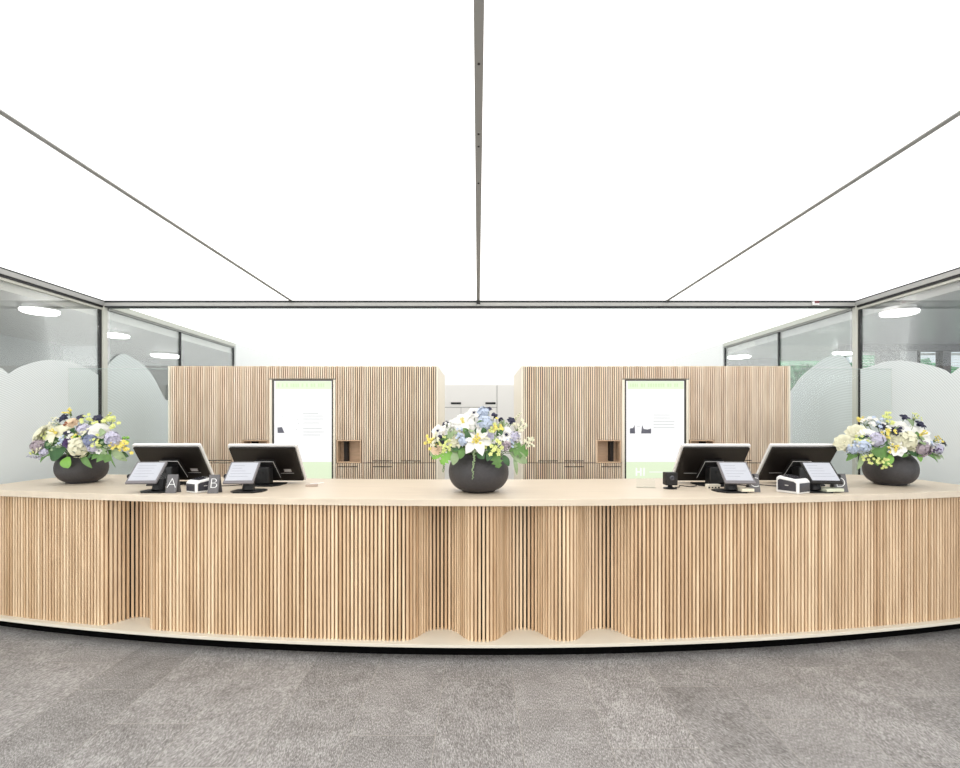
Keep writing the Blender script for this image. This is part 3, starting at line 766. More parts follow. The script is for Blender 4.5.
cable([(-2.36, 3.86, zc), (-2.25, 3.78, zc), (-2.13, 3.84, zc), (-2.02, 3.78, zc), (-1.89, 3.85, zc)], .004, M_blackm, 'thin black cable between the two left-hand monitors')
def power_strip(x, Y, label, m):
    t = thing('terminal_block', label, 'connector block', (x, Y, ZT))
    bm = bmesh.new(); box(bm, -.05, .05, -.02, .02, 0, .035); b_ = new_obj('housing', bm, m, t, bevel=.003)
    for k in range(4):
        bm = bmesh.new(); box(bm, -.042+k*.024, -.030+k*.024, -.0215, -.0195, .006, .016); new_obj('socket', bm, M_black, b_)
power_strip(1.79, 3.66, 'cream connector block beside the neck of the inner right monitor', M_plate)
power_strip(-2.19, 3.72, 'dark connector block behind the letter A card', mat('brown_plastic', (.06, .04, .035), .5))
t = thing('name_stamp', 'small stamp lying to the right of the inner left monitor', 'stamp', (-1.31, 3.78, ZT), (0, 0, R(12)))
bm = bmesh.new(); box(bm, -.045, .045, -.015, .015, 0, .018); new_obj('block', bm, mat('stamp_brown', (.45, .36, .30), .5), t, bevel=.003)
bm = bmesh.new(); tube(bm, [(-.01, 0, .021), (.09, 0, .028)], .0035, 8); new_obj('handle', bm, M_dev, t)
# acrylic holder left of the small camera
t = thing('leaflet_holder', 'clear low acrylic holder on the counter left of the small black camera', 'leaflet holder', (1.30, 3.72, ZT), (0, 0, R(-6)))
bm = bmesh.new(); box(bm, -.07, .07, -.03, .03, 0, .004); new_obj('foot', bm, M_glassf, t)
bm = bmesh.new(); box(bm, -.07, .07, .0, .004, .004, .07); new_obj('upright', bm, M_glassf, t)

# ------------------------------------------------------------------ flower bowls
def bowl(x, Y, r, h, label, foot=.45):
    t = thing('flower_bowl', label, 'bowl', (x, Y, ZT))
    prof = [(0, 0), (r*foot, 0), (r*(foot+.10), h*.02)]
    zm = h*.52
    for k in range(1, 17):
        a = -PI/2*.92 + (PI/2*.92+R(52))*k/16
        rr = r*(.34+.66*math.cos(a)) if False else r*(math.cos(a)**.62)
        z = zm+math.sin(a)*(zm if a < 0 else h*.60)
        prof.append((max(rr, r*(foot+.10)) if a < -1.2 else rr, z))
    rt, ztop = prof[-1]
    prof += [(rt-.006, ztop+.003), (rt-.012, ztop-.002)]
    prof += [(rt-.004, ztop-.02), (r*.9, zm), (r*.5, h*.10), (0, h*.08)]
    bm = bmesh.new(); lathe(bm, prof, 56); new_obj('vessel', bm, M_vase, t, smooth=True)
    bm = bmesh.new(); lathe(bm, [(0, ztop-.03), (rt-.018, ztop-.03), (rt-.018, ztop-.045), (0, ztop-.045)], 30); new_obj('floral_foam', bm, mat('foam_green', (.03, .07, .02), .9), t)
    return dict(c=Vector((x, Y, ZT+ztop-.03)), r=rt)
M_pw = mat('petal_white', (.78, .77, .73), .55); M_pc = mat('petal_cream', (.74, .72, .54), .55); M_py = mat('petal_yellow', (.78, .66, .16), .6)
M_pyg = mat('petal_lime', (.66, .70, .26), .6); M_pb = mat('petal_blue', (.50, .57, .70), .6); M_pl = mat('petal_lavender', (.52, .50, .62), .6)
M_pn = mat('petal_navy', (.018, .018, .05), .55); M_pp = mat('petal_purple', (.09, .05, .15), .6); M_ps = mat('petal_slate', (.22, .25, .38), .6)
M_pk = mat('petal_peach', (.80, .62, .44), .6); M_cop = mat('petal_copper', (.26, .09, .04), .6); M_mv = mat('petal_mauve', (.40, .33, .37), .6)
M_lf = mat('leaf_green', (.11, .23, .055), .5, var=.25, nscale=14); M_lfd = mat('leaf_dark', (.045, .12, .04), .5, var=.2, nscale=14)
M_lfb = mat('leaf_bright', (.20, .42, .07), .5, var=.2, nscale=14); M_stem = mat('stem_green', (.13, .22, .06), .6)
M_lfs = mat('leaf_sage', (.27, .36, .19), .5, var=.2, nscale=14)

def frame(d):
    z = d.normalized(); up = Vector((0, 0, 1))
    if abs(z.dot(up)) > .98: up = Vector((0, 1, 0))
    x = up.cross(z).normalized(); y = z.cross(x); return Matrix((x, y, z)).transposed().to_4x4()
def petal(bm, L_, W_, ang, lift, curl=.3, base=0.0, tip=.55, mi=0, z0=0, nl=5):
    """petal growing from the axis, lifted by 'lift' radians, cupped and curled"""
    rows = []
    for i in range(nl+1):
        t = i/nl
        wd = W_*.5*(math.sin(PI*min(1, (t*.92+.06)))**tip)
        if t > .98: wd *= .25
        el = lift - curl*t
        rr = base + L_*t*math.cos(el); zz = z0 + L_*t*math.sin(el)
        row = []
        for j in (-1, 0, 1):
            row.append(Vector((rr, j*wd, zz + (abs(j)*wd*.35))))
        rows.append(row)
    ca, sa = math.cos(ang), math.sin(ang); vs = []
    for row in rows: vs.append([bm.verts.new((p.x*ca-p.y*sa, p.x*sa+p.y*ca, p.z)) for p in row])
    for a, b_ in zip(vs, vs[1:]):
        for j in (0, 1):
            f = bm.faces.new((a[j], a[j+1], b_[j+1], b_[j])); f.material_index = mi; f.smooth = True
def blob(bm, c, r, sub=1, mi=0, jit=0):
    q = bmesh.ops.create_icosphere(bm, subdivisions=sub, radius=r, matrix=Matrix.Translation(c))
    for v in q['verts']:
        if jit: v.co += (v.co-Vector(c)).normalized()*random.uniform(-jit, jit)
        for f in v.link_faces: f.material_index = mi; f.smooth = True
def xf(bm, m):
    for v in bm.verts: v.co = m @ v.co

def flower(kind, B, px, py, rpx, label, group=None, tilt=None, mats=None, back=False, face=0.0):
    """B: bowl record; px,py: where the bloom sits in the photograph; its distance follows the dome of the bouquet"""
    c0 = B['c']; Yc = c0.y
    dome = B['dome']
    s = Yc/F
    dx = (px-(c0.x/Yc*F+478))*s; dz = EYE-(py-422)*s - c0.z
    k = max(0.0, 1-(dx/dome[0])**2-(max(dz, 0)/dome[1])**2)
    Y = Yc-(.06+dome[2]*math.sqrt(k)) if not back else Yc+(.04+dome[2]*math.sqrt(k))
    p = P(px, py, Y)
    r = rpx*1.2*Y/F
    out = Vector((p.x-c0.x, (p.y-c0.y)*1.1, (p.z-c0.z)*.9+.03))
    d = out.normalized()
    if not back: d = (d + Vector((0, -1.0*(1+face), .35))).normalized()
    loc = p
    m = Matrix.Translation(p) @ frame(d) @ Matrix.Rotation(random.uniform(0, 2*PI), 4, 'Z')
    root = Vector((c0.x+(p.x-c0.x)*.25, c0.y+(p.y-c0.y)*.25, c0.z-.005))
    inv = Matrix.Translation(-p)
    t = thing(kind[0], label, kind[1], p, group=group)
    B.setdefault('blooms', []).append((px, py, label))
    k = kind[2]; M_ = mats or {}
    def add(nm, bm, mm, par=t, world=False):
        xf(bm, inv if world else inv @ m); return new_obj(nm, bm, mm, par)
    # stem
    bm = bmesh.new(); mid = (p+root)*.5 + Vector((0, 0, .02 if p.z > c0.z else .05))
    tube(bm, [root, mid, p-d*r*.15], .0028, 5); add('stem', bm, M_stem, world=True)
    if k == 'lily':
        bm = bmesh.new()
        for i in range(6): petal(bm, r*1.12, r*.62, i*PI/3+(.0), .75 if i % 2 else .55, .75, 0, .7, z0=-r*.1)
        add('petals', bm, mats or M_pw)
        bm = bmesh.new()
        for i in range(6):
            a = i*PI/3+.4; tube(bm, [(0, 0, 0), (r*.12*math.cos(a), r*.12*math.sin(a), r*.42)], r*.025, 4); blob(bm, (r*.13*math.cos(a), r*.13*math.sin(a), r*.45), r*.06, 1)
        blob(bm, (0, 0, r*.05), r*.14, 1); add('stamens', bm, M_py)
    elif k == 'rose':
        bm = bmesh.new()
        for ring, (n, lf, L_) in enumerate(((5, 1.35, .55), (6, 1.15, .72), (7, .9, .88), (8, .6, 1.02), (8, .3, 1.08))):
            for i in range(n): petal(bm, r*L_, r*.8*L_, i*2*PI/n+ring*.5, lf, .35, 0, .45, z0=-r*.35)
        blob(bm, (0, 0, -r*.05), r*.14, 1)
        add('petals', bm, mats or M_pc)
    elif k == 'anemone':
        bm = bmesh.new()
        for i in range(8): petal(bm, r, r*.75, i*2*PI/8, .42 if i % 2 else .28, .35, 0, .45)
        add('petals', bm, mats or M_pw)
        bm = bmesh.new(); blob(bm, (0, 0, r*.1), r*.17, 2)
        for i in range(14): a = i*2*PI/14; blob(bm, (r*.27*math.cos(a), r*.27*math.sin(a), r*.16), r*.035, 1)
        add('flower_centre', bm, M_pn)
    elif k == 'dark':
        bm = bmesh.new()
        for i in range(9): petal(bm, r, r*.62, i*2*PI/9, .45+.2*(i % 2), .3, 0, .5)
        blob(bm, (0, 0, r*.15), r*.3, 2)
        add('petals', bm, mats or M_pn)
    elif k == 'berries':
        bm = bmesh.new()
        for i in range(9):
            q = Vector((random.gauss(0, 1), random.gauss(0, 1), random.gauss(0, .7))); q.normalize(); q *= r*.55
            tube(bm, [(0, 0, -r*.6), q], r*.03, 4, 1); blob(bm, q, r*.34, 2)
        add('berries', bm, [mats or M_pn, M_stem])
    elif k == 'hydrangea':
        bm = bmesh.new()
        n = 40
        for i in range(n):
            z = 1-1.25*(i+.5)/n; a = i*2.39996; q = Vector((math.sqrt(max(0, 1-z*z))*math.cos(a), math.sqrt(max(0, 1-z*z))*math.sin(a), z))*r*.86*random.uniform(.72, 1.16)
            b2 = bmesh.new()
            for j in range(4): petal(b2, r*.32, r*.34, j*PI/2+i, .25, .2, 0, .5, nl=2)
            xf(b2, Matrix.Translation(q) @ frame(q)); me = bpy.data.meshes.new('q'); b2.to_mesh(me); b2.free(); bm.from_mesh(me); bpy.data.meshes.remove(me)
        add('florets', bm, mats or M_pb)
        bm = bmesh.new(); blob(bm, (0, 0, 0), r*.5, 2); add('flower_core', bm, M_lfs)
    elif k == 'sprig':
        bm = bmesh.new()
        for i in range(13):
            a = random.uniform(0, 2*PI); q = Vector((math.cos(a)*random.uniform(.1, .95)*r, math.sin(a)*random.uniform(.1, .95)*r, random.uniform(0, .7)*r))
            tube(bm, [(0, 0, -r*.7), q], .0012, 4, 1)
            b2 = bmesh.new()
            for j in range(5): petal(b2, r*.25, r*.2, j*2*PI/5, .5, .3, 0, .5, nl=2)
            xf(b2, Matrix.Translation(q) @ Matrix.Rotation(random.uniform(-.6, .6), 4, 'X')); me = bpy.data.meshes.new('q'); b2.to_mesh(me); b2.free(); bm.from_mesh(me); bpy.data.meshes.remove(me)
            blob(bm, q+Vector((0, 0, r*.03)), r*.10, 1)
        add('blossoms', bm, [mats or M_py, M_stem])
    elif k == 'spike':
        # slender flower spike pointing outward
        od = Vector((out.x, out.y*.6, max(out.z-.02, -.03)+.02)).normalized()
        if tilt: od = Vector(tilt).normalized()
        bm = bmesh.new()
        for i in range(16):
            f = i/15; a = i*2.4; q = p + od*r*(f*2-1); n_ = frame(od) @ Vector((math.cos(a), math.sin(a), 0))
            blob(bm, q+n_*r*.22*(1-f*.6), r*.2*(1-f*.5), 1)
        tube(bm, [p-od*r, p+od*r], .0015, 4, 1)
        add('florets', bm, [mats or M_pl, M_stem], world=True)
    bpy.context.view_layer.update()
    return t

def leaf(B, px0, py0, px1, py1, wpx, label, m=None, kind='pointed', group=None):
    """a leaf from (px0,py0) to its tip (px1,py1), hanging at the front of the bouquet"""
    c0 = B['c']; Yc = c0.y; s = Yc/F
    def at(px, py, extra):
        dx = (px-(c0.x/Yc*F+478))*s
        k = max(0, 1-(dx/(B['dome'][0]*1.05))**2); Y = Yc-max(.04, B['wall']*math.sqrt(k)+extra)
        return P(px, py, Y)
    a, b_ = at(px0, py0, .01), at(px1, py1, .03)
    t = thing('foliage_leaf', label, 'leaf', a, group=group)
    L_ = (b_-a).length; d = (b_-a).normalized(); wv = Vector((0, -1, .25)); wv = (wv-d*wv.dot(d)).normalized(); sv = d.cross(wv)
    W_ = wpx*s
    bm = bmesh.new(); rows = []; n = 8
    for i in range(n+1):
        t_ = i/n
        if kind == 'round': wd = W_*.5*math.sqrt(max(.02, 1-(2*t_-1)**2))
        elif kind == 'blade': wd = W_*.5*(1-t_)**.6
        else: wd = W_*.5*math.sin(PI*(t_*.93+.05))**.8
        if kind == 'lobed': wd = W_*.5*math.sin(PI*(t_*.93+.05))**.6*(1+.35*(1 if i % 2 else -1))
        q = a + d*L_*t_ + wv*L_*.12*math.sin(PI*t_)
        rows.append([bm.verts.new(q-sv*wd+wv*wd*.25-a), bm.verts.new(q-a), bm.verts.new(q+sv*wd+wv*wd*.25-a)])
    for u, v in zip(rows, rows[1:]):
        for j in (0, 1): f = bm.faces.new((u[j], u[j+1], v[j+1], v[j])); f.smooth = True
    new_obj('blade', bm, m or M_lf, t)
    root = Vector((c0.x+(a.x-c0.x)*.45, c0.y+(a.y-c0.y)*.3, c0.z-.005))
    bm = bmesh.new(); top = Vector((a.x, a.y+.01, max(a.z, c0.z+.045)))
    pts = [root, (root+top)*.5+Vector((0, 0, .025)), top, a] if (top-a).length > .012 else [root, (root+a)*.5+Vector((0, 0, .03)), a]
    tube(bm, [q-a for q in pts], .002, 5); new_obj('stem', bm, M_stem, t)
def trail(B, pts, label):
    c0 = B['c']; Yc = c0.y; t = None
    w_ = []
    for px, py in pts:
        dx = (px-(c0.x/Yc*F+478))*Yc/F; k = max(0, 1-(dx/(B['wall']*1.02))**2)
        w_.append(P(px, py, Yc-(B['wall']*math.sqrt(k)+.03)))
    a = w_[0]
    t = thing('hanging_tassel', label, 'flower tassel', a)
    bm = bmesh.new(); random.seed(int(pts[0][0]))
    n = 34
    for i in range(n):
        f = i/(n-1)*(len(w_)-1); k = min(int(f), len(w_)-2); q = w_[k].lerp(w_[k+1], f-k)
        blob(bm, q-a+Vector((random.uniform(-.006, .006), random.uniform(-.005, .005), 0)), .0085*(1-.55*i/n), 1)
    new_obj('blossom_chain', bm, M_lfs, t)
    root = Vector((c0.x+(a.x-c0.x)*.4, c0.y+(a.y-c0.y)*.3, c0.z-.005))
    bm = bmesh.new(); tube(bm, [q-a for q in (root, (root+a)*.5+Vector((0, 0, .04)), a)], .002, 5); new_obj('stem', bm, M_stem, t)

LILY = ('lily', 'flower', 'lily'); ROSE = ('rose', 'flower', 'rose'); ANEM = ('anemone', 'flower', 'anemone'); DARK = ('dark_bloom', 'flower', 'dark')
BERR = ('berry_cluster', 'berries', 'berries'); HYD = ('hydrangea', 'flower', 'hydrangea'); SPR = ('blossom_sprig', 'flower sprig', 'sprig'); SPK = ('flower_spike', 'flower spike', 'spike')

# centre bowl
B = bowl(.005, 3.52, .220, .275, 'large round charcoal bowl of flowers at the middle of the counter'); B.update(dome=(.43, .36, .20), wall=.22); CB = B
w1 = 'in the centre bowl'
for kd, px, py, rp, lab, mm in [
    (LILY, 477, 440, 13, 'big open white lily facing front '+w1, None), (LILY, 463, 422, 10, 'white lily above and left of the big lily '+w1, None),
    (ROSE, 455.5, 438, 8.5, 'full greenish-cream rose left of the big lily '+w1, M_pc), (ANEM, 506, 435, 8, 'white anemone right of the big lily '+w1, None),
    (ANEM, 474, 413, 6, 'small white anemone at the very top '+w1, None), (HYD, 485, 423, 7, 'pale blue hydrangea head above the big lily '+w1, M_pb),
    (HYD, 483, 413, 5.5, 'pale blue hydrangea head at the top edge '+w1, M_pb), (ROSE, 490.5, 435.5, 4.5, 'small lilac bloom right of the big lily '+w1, M_pl),
    (SPR, 496, 427, 7, 'yellow blossom sprig above the white anemone '+w1, M_py), (SPR, 493, 449, 9, 'yellow blossom sprig low at the front right '+w1, M_pyg),
    (SPR, 431, 444, 7.5, 'yellow blossom sprig at the left edge '+w1, M_py), (BERR, 441.5, 439.5, 5, 'cluster of navy berries at the left '+w1, None),
    (BERR, 446, 424.5, 3.6, 'small navy berries high on the left '+w1, None), (DARK, 489, 409.5, 2.8, 'tiny dark bloom at the very top '+w1, None),
    (BERR, 494.5, 415.5, 3.2, 'dark berries just right of the top '+w1, None), (DARK, 511, 421.5, 4.2, 'dark blue bloom high on the right '+w1, M_pn),
    (BERR, 501, 420, 2.8, 'tiny dark berries right of the yellow sprig '+w1, None), (SPR, 519, 428, 7, 'cream blossom sprig on the right '+w1, M_pc),
    (SPR, 528, 443, 7, 'cream blossom sprig at the right edge '+w1, M_pc), (ANEM, 438, 431, 6, 'white bloom at the upper left edge '+w1, M_pw),
    (ROSE, 436, 449, 5.5, 'pinkish cream bloom low on the left '+w1, M_pk), (HYD, 506, 445.5, 4.5, 'mauve bloom under the white anemone '+w1, M_mv),
    (SPR, 450, 429, 6.5, 'white blossom sprig on the upper left '+w1, M_pw), (HYD, 463, 441, 4.5, 'small pale lavender head beside the cream rose '+w1, M_pb),
    (HYD, 514, 437, 5, 'pale lilac head at the right '+w1, M_pl), (SPR, 448, 447, 6.5, 'lime blossom sprig under the cream rose '+w1, M_pyg),
    (ROSE, 470, 428, 4, 'small white bud between the two lilies '+w1, M_pw), (SPK, 516, 418, 6, 'thin pale spike at the upper right '+w1, M_pc)]:
    flower(kd, B, px, py, rp, lab, mats=mm)
for a in [(452, 452, 441, 464, 9, 'pointed light green leaf hanging at the left '+w1, M_lfb, 'lobed'), (457, 451, 453, 465, 8, 'grey-green leaf hanging over the rim, left of centre '+w1, M_lfs, 'pointed'),
          (463, 448, 460, 459, 7, 'short green leaf left of the tassel '+w1, M_lf, 'pointed'), (494, 453, 499, 468, 9, 'lobed green leaf hanging over the rim, right of centre '+w1, M_lf, 'lobed'),
          (492, 450, 487, 461, 7, 'green leaf between tassel and lobed leaf '+w1, M_lfd, 'pointed'), (508, 446, 528, 455, 12, 'large green leaf reaching out to the right '+w1, M_lf, 'lobed'),
          (510, 452, 527, 463, 10, 'lower green leaf reaching out to the right '+w1, M_lfs, 'pointed'), (503, 455, 509, 466, 6, 'narrow green leaf drooping right of the lobed leaf '+w1, M_lfd, 'pointed'),
          (470, 444, 466, 430, 6, 'upright green leaf between the lilies '+w1, M_lfd, 'pointed'), (478, 452, 484, 459, 8, 'dark leaf under the big lily '+w1, M_lfd, 'pointed'),
          (446, 450, 432, 459, 7, 'yellow-green leaf at the far left edge '+w1, M_lfb, 'pointed'), (486, 446, 500, 452, 9, 'dark leaf behind the yellow sprig '+w1, M_lfd, 'pointed'),
          (462, 447, 450, 447, 8, 'dark leaf under the cream rose '+w1, M_lfd, 'pointed'), (514, 455, 517, 475, 4, 'thin drooping leaf at the right side '+w1, M_lfs, 'pointed')]:
    leaf(B, a[0], a[1], a[2], a[3], a[4], a[5], a[6], a[7])
trail(B, [(474.5, 450), (474, 460), (473, 470), (472.6, 479)], 'green tassel hanging down the front of the centre bowl')
trail(B, [(444, 456), (444, 464), (443, 472)], 'green tassel hanging left of the centre bowl')

# left bowl
B = bowl(-3.325, 4.03, .182, .240, 'round charcoal bowl of flowers on the left end of the counter', foot=.5); B.update(dome=(.46, .36, .17), wall=.185); LB = B
w1 = 'in the left bowl'
for kd, px, py, rp, lab, mm in [
    (ROSE, 40.5, 433, 9.5, 'big cream rose at the left edge '+w1, M_pc), (LILY, 56, 433, 10, 'cream lily beside the big cream rose '+w1, M_pc), (ROSE, 66, 430, 6, 'small cream bloom right of the cream lily '+w1, M_pc),
    (SPR, 69.5, 413, 5, 'yellow blossom at the very top '+w1, M_py), (DARK, 64, 419, 5, 'dark bloom below the top yellow blossom '+w1, None), (DARK, 81, 418, 3.5, 'small dark bloom at the top centre '+w1, None),
    (DARK, 98, 419, 4, 'dark bloom at the upper right '+w1, None), (BERR, 68, 433.5, 4, 'dark berries above the purple bloom '+w1, None), (ROSE, 68, 441, 5.5, 'deep purple bloom near the centre '+w1, M_pp),
    (BERR, 66, 424.5, 3, 'copper berries near the top '+w1, M_cop), (ROSE, 71, 422, 5, 'peach bloom near the top '+w1, M_pk), (ROSE, 99, 430.5, 8, 'round pinkish white rose at the upper right '+w1, M_pw),
    (HYD, 79.5, 447, 8.5, 'cream yellow hydrangea head over the rim '+w1, M_pc), (HYD, 83, 430, 5.5, 'pale lavender head in the middle '+w1, M_pl), (BERR, 78, 437.5, 5, 'bright green buds in the middle '+w1, M_lfb),
    (HYD, 90, 441, 6, 'slate blue head right of centre '+w1, M_ps), (SPR, 111, 424, 8.5, 'lime yellow sprig at the upper right '+w1, M_pyg), (HYD, 113, 439, 6.5, 'lavender head at the right '+w1, M_pl),
    (SPR, 127, 448, 7.5, 'yellow sprig at the right tip '+w1, M_py), (SPR, 116, 447, 5.5, 'yellow sprig inside the right tip '+w1, M_py), (HYD, 39, 446.5, 6, 'dusky purple head at the left '+w1, M_mv),
    (SPK, 34, 457, 5, 'mauve spike at the lower left tip '+w1, M_pl), (SPR, 37, 452, 4.5, 'lime sprig at the lower left '+w1, M_pyg), (ANEM, 99, 451, 3, 'tiny white bloom low at the right '+w1, M_pw),
    (SPR, 89, 421, 7, 'lime sprig at the top right of centre '+w1, M_pyg), (HYD, 45, 452, 4, 'small purple head low at the left '+w1, M_pl), (SPR, 57, 423, 6, 'cream sprig at the upper left '+w1, M_pc),
    (BERR, 126, 440, 4, 'green buds at the right '+w1, M_lfb), (SPK, 107, 418, 6, 'thin pale green spike at the upper right '+w1, M_pyg), (HYD, 93, 448, 4.5, 'pale lavender head right of the cream head '+w1, M_pl)]:
    flower(kd, B, px, py, rp, lab, mats=mm)
for a in [(66, 448, 51, 460, 14, 'broad dark green leaf over the left rim '+w1, M_lfd, 'pointed'), (67, 457, 68.5, 468, 10.5, 'round bright green leaf hanging over the rim '+w1, M_lfb, 'round'),
          (92, 449, 112, 460, 12, 'large green leaf over the right rim '+w1, M_lf, 'lobed'), (112, 448, 127, 461, 8, 'light green leaf at the right '+w1, M_lfs, 'pointed'), (82, 453, 92, 468, 6, 'drooping green leaf at the rim centre '+w1, M_lf, 'pointed'),
          (56, 449, 40, 463, 6, 'narrow green leaf at the lower left '+w1, M_lf, 'blade'), (96, 452, 84, 464, 4, 'thin dark green blade at the rim '+w1, M_lfd, 'blade'), (101, 438, 103, 449, 9, 'dark green leaf under the white rose '+w1, M_lfd, 'pointed'),
          (56, 443, 44, 447, 9, 'dark leaf under the cream rose '+w1, M_lfd, 'pointed'), (110, 450, 116, 468, 3, 'thin drooping blade at the right '+w1, M_lf, 'blade'), (74, 440, 86, 435, 8, 'dark leaf behind the middle blooms '+w1, M_lfd, 'pointed'), (104, 443, 116, 440, 8, 'dark leaf behind the lavender head '+w1, M_lfd, 'pointed')]:
    leaf(B, a[0], a[1], a[2], a[3], a[4], a[5], a[6], a[7])

# right bowl
B = bowl(3.352, 3.905, .180, .240, 'round charcoal bowl of flowers on the right end of the counter', foot=.5); B.update(dome=(.46, .34, .17), wall=.185); RB = B
w1 = 'in the right bowl'
for kd, px, py, rp, lab, mm in [
    (ROSE, 844.5, 442, 7.5, 'greenish cream bud at the left tip '+w1, M_pc), (ROSE, 857, 432, 8, 'cream rose at the upper left '+w1, M_pc), (ANEM, 867, 437, 8, 'white bloom left of centre '+w1, M_pw),
    (ANEM, 900, 428.5, 8, 'white anemone with a dark eye near the top '+w1, None), (ANEM, 895.5, 448, 8, 'white anemone with a dark eye over the rim '+w1, None), (LILY, 919.5, 435.5, 12, 'large white lily at the right '+w1, M_pw),
    (HYD, 905.5, 440.5, 8.5, 'cream hydrangea head in the middle '+w1, M_pc), (ROSE, 894, 438, 6.5, 'cream rose above the lower anemone '+w1, M_pc), (SPR, 886.5, 434, 6, 'yellow sprig in the middle '+w1, M_py),
    (DARK, 904, 418.5, 4.5, 'dark bloom at the very top '+w1, None), (DARK, 919, 425.5, 5.2, 'dark blue bloom at the upper right '+w1, None), (BERR, 882, 426.5, 4.2, 'navy berries at the upper left of centre '+w1, None),
    (DARK, 894.5, 432, 5, 'dark bloom below the upper anemone '+w1, None), (DARK, 942.5, 443, 4, 'dark bloom at the right tip '+w1, None), (SPR, 936.5, 441, 5, 'yellow sprig at the right tip '+w1, M_py),
    (SPR, 888, 421.5, 7.5, 'lime sprig at the top '+w1, M_pyg), (SPR, 868, 423, 7, 'airy white sprig at the upper left '+w1, M_pw), (HYD, 876.5, 440, 6.5, 'lavender head left of centre '+w1, M_pl),
    (HYD, 861, 446.5, 6.5, 'blue lavender head at the left '+w1, M_pb), (HYD, 921, 449, 7, 'dusky purple head at the right '+w1, M_mv), (HYD, 936, 449, 5, 'lavender head at the far right '+w1, M_pl),
    (SPR, 870.5, 459, 6, 'small yellow blossoms hanging over the left rim '+w1, M_pyg), (SPR, 884, 464, 5.5, 'small yellow blossoms hanging over the rim centre '+w1, M_pyg), (SPR, 915, 418.5, 5, 'tiny lime sprig at the top right '+w1, M_pyg),
    (SPK, 930, 452, 7, 'purple spike low at the right '+w1, M_pp), (SPR, 862, 421, 5, 'yellow sprig at the top left '+w1, M_py), (ROSE, 913, 446, 4.5, 'small cream bloom below the lily '+w1, M_pc), (HYD, 852, 449, 4.5, 'pale blue head near the left tip '+w1, M_pb)]:
    flower(kd, B, px, py, rp, lab, mats=mm)
for a in [(868, 447, 888, 456, 16, 'broad dark green leaf over the rim '+w1, M_lf, 'pointed'), (882, 454, 888, 466, 13, 'round green leaf hanging over the rim '+w1, M_lfb, 'round'), (856, 448, 846, 461, 6, 'narrow green leaf at the left '+w1, M_lf, 'pointed'),
          (861, 453, 857, 470, 5, 'pale drooping leaf at the left '+w1, M_lfs, 'pointed'), (925, 449, 944, 460, 5, 'long grass blade at the right '+w1, M_lfs, 'blade'), (921, 451, 938, 463, 4, 'lower grass blade at the right '+w1, M_lf, 'blade'),
          (905, 447, 918, 456, 10, 'green leaf under the purple head '+w1, M_lfd, 'pointed'), (889, 441, 884, 450, 9, 'dark leaf left of the lower anemone '+w1, M_lfd, 'pointed'), (872, 455, 878, 466, 8, 'small green leaf over the left rim '+w1, M_lf, 'pointed'),
          (913, 427, 907, 419, 5, 'upright sage leaf at the top '+w1, M_lfs, 'pointed'), (915, 452, 921, 462, 6, 'lime leaf over the right rim '+w1, M_lfb, 'pointed'), (868, 440, 856, 440, 9, 'dark leaf behind the left blooms '+w1, M_lfd, 'pointed'), (912, 441, 928, 444, 9, 'dark leaf behind the lily '+w1, M_lfd, 'pointed')]:
    leaf(B, a[0], a[1], a[2], a[3], a[4], a[5], a[6], a[7])

# filling greenery and small filler blossoms between the blooms
def filler(B, seed, n, x0, x1, ytop, ylow, where, skip):
    rnd = random.Random(seed); xc = (x0+x1)/2
    sides = lambda x: 'left' if x < xc-(x1-x0)*.17 else ('right' if x > xc+(x1-x0)*.17 else 'middle')
    used = set()
    def lab(px, py):
        for b in sorted(B['blooms'], key=lambda b: (b[0]-px)**2+(b[1]-py)**2):
            dx, dy = px-b[0], py-b[1]
            w_ = ('left of' if dx < 0 else 'right of') if abs(dx) > abs(dy) else ('above' if dy < 0 else 'below')
            t_ = '%s leaf %s the %s' % (mm[0], w_, b[2])
            if t_ not in used and len(t_.split()) <= 16: used.add(t_); return t_
    for i in range(n):
        f = (i+.5)/n; px = x0+(x1-x0)*f; u = (px-xc)/((x1-x0)/2)
        arch = ytop+(ylow-ytop)*(abs(u)**2.2)
        py = arch+rnd.uniform(2, max(3, (ylow-arch)))
        mm = rnd.choice((('green', M_lf), ('dark green', M_lfd), ('sage green', M_lfs))); L_ = rnd.uniform(8, 13)
        leaf(B, px, py, px+u*L_+rnd.uniform(-3, 3), py+rnd.uniform(-7, 6), rnd.uniform(5, 8.5),
             lab(px, py), mm[1], 'pointed')
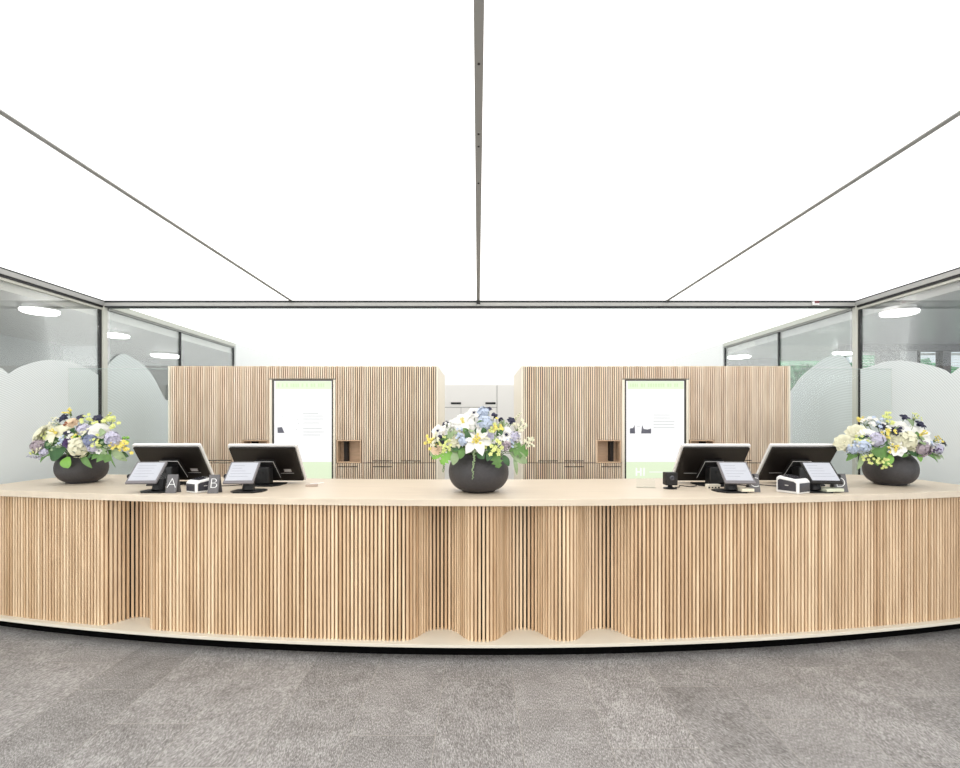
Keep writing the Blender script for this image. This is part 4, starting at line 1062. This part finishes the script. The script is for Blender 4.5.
def filler_blooms(B, seed, n, x0, x1, ytop, ylow, names):
    rnd = random.Random(seed); base = list(B['blooms']); xc = (x0+x1)/2; used = set()
    for i in range(n):
        px = x0+(x1-x0)*(i+.5)/n; u = (px-xc)/((x1-x0)/2); arch = ytop+(ylow-ytop)*(abs(u)**2.2)
        py = rnd.uniform(arch, ylow); cn, m = names[i % len(names)]
        for b in sorted(base, key=lambda b: (b[0]-px)**2+(b[1]-py)**2):
            dx, dy = px-b[0], py-b[1]
            w_ = ('left of' if dx < 0 else 'right of') if abs(dx) > abs(dy) else ('above' if dy < 0 else 'below')
            c_ = 'tiny %s blossoms %s the %s' % (cn, w_, b[2])
            if c_ not in used and len(c_.split()) <= 16: t_ = c_; used.add(c_); break
        flower(SPR, B, px, py, rnd.uniform(4.5, 6.5), t_, mats=m)
NM = [('cream', M_pc), ('lime', M_pyg), ('green', M_lfs), ('blue', M_pb), ('white', M_pw), ('yellow', M_py)]
filler_blooms(CB, 1, 11, 432, 522, 412, 446, NM)
filler_blooms(LB, 2, 11, 36, 124, 420, 450, NM)
filler_blooms(RB, 3, 11, 850, 936, 421, 450, NM)
filler(CB, 5, 20, 436, 520, 418, 452, 'of the centre bowl', 0)
filler(LB, 6, 20, 42, 120, 424, 455, 'of the left bowl', 0)
filler(RB, 8, 20, 852, 932, 426, 455, 'of the right bowl', 0)
random.seed(21)
GR = {'tablet display': 'tilted customer tablets on the counter', 'monitor': 'monitors on the counter', 'letter card': 'letter cards on the counter', 'scanner': 'scanner boxes on the counter',
      'ceiling lamp': 'round ceiling lamps behind the glass walls', 'cabinet': 'slatted cabinets behind the counter', 'bowl': 'charcoal flower bowls on the counter', 'blind': 'window blinds of the right office',
      'film': 'wavy films on the glass walls', 'screen': 'portrait displays in the cabinets', 'cable': 'cables on the counter', 'note pad': 'note pads under the tablets', 'connector block': 'connector blocks on the counter',
      'glass screen': 'clear glass screens by the cabinets'}
for o in COL.objects:
    c = o.get('category')
    if not c or o.parent or 'group' in o: continue
    if c in GR: o['group'] = GR[c]
    else:
        for q in ('centre', 'left', 'right'):
            if ('the %s bowl' % q) in o['label'] and c != 'bowl':
                o['group'] = ('leaves of the %s bouquet' if c == 'leaf' else 'hanging tassels of the %s bouquet' if c == 'flower tassel' else 'blooms of the %s bouquet') % q
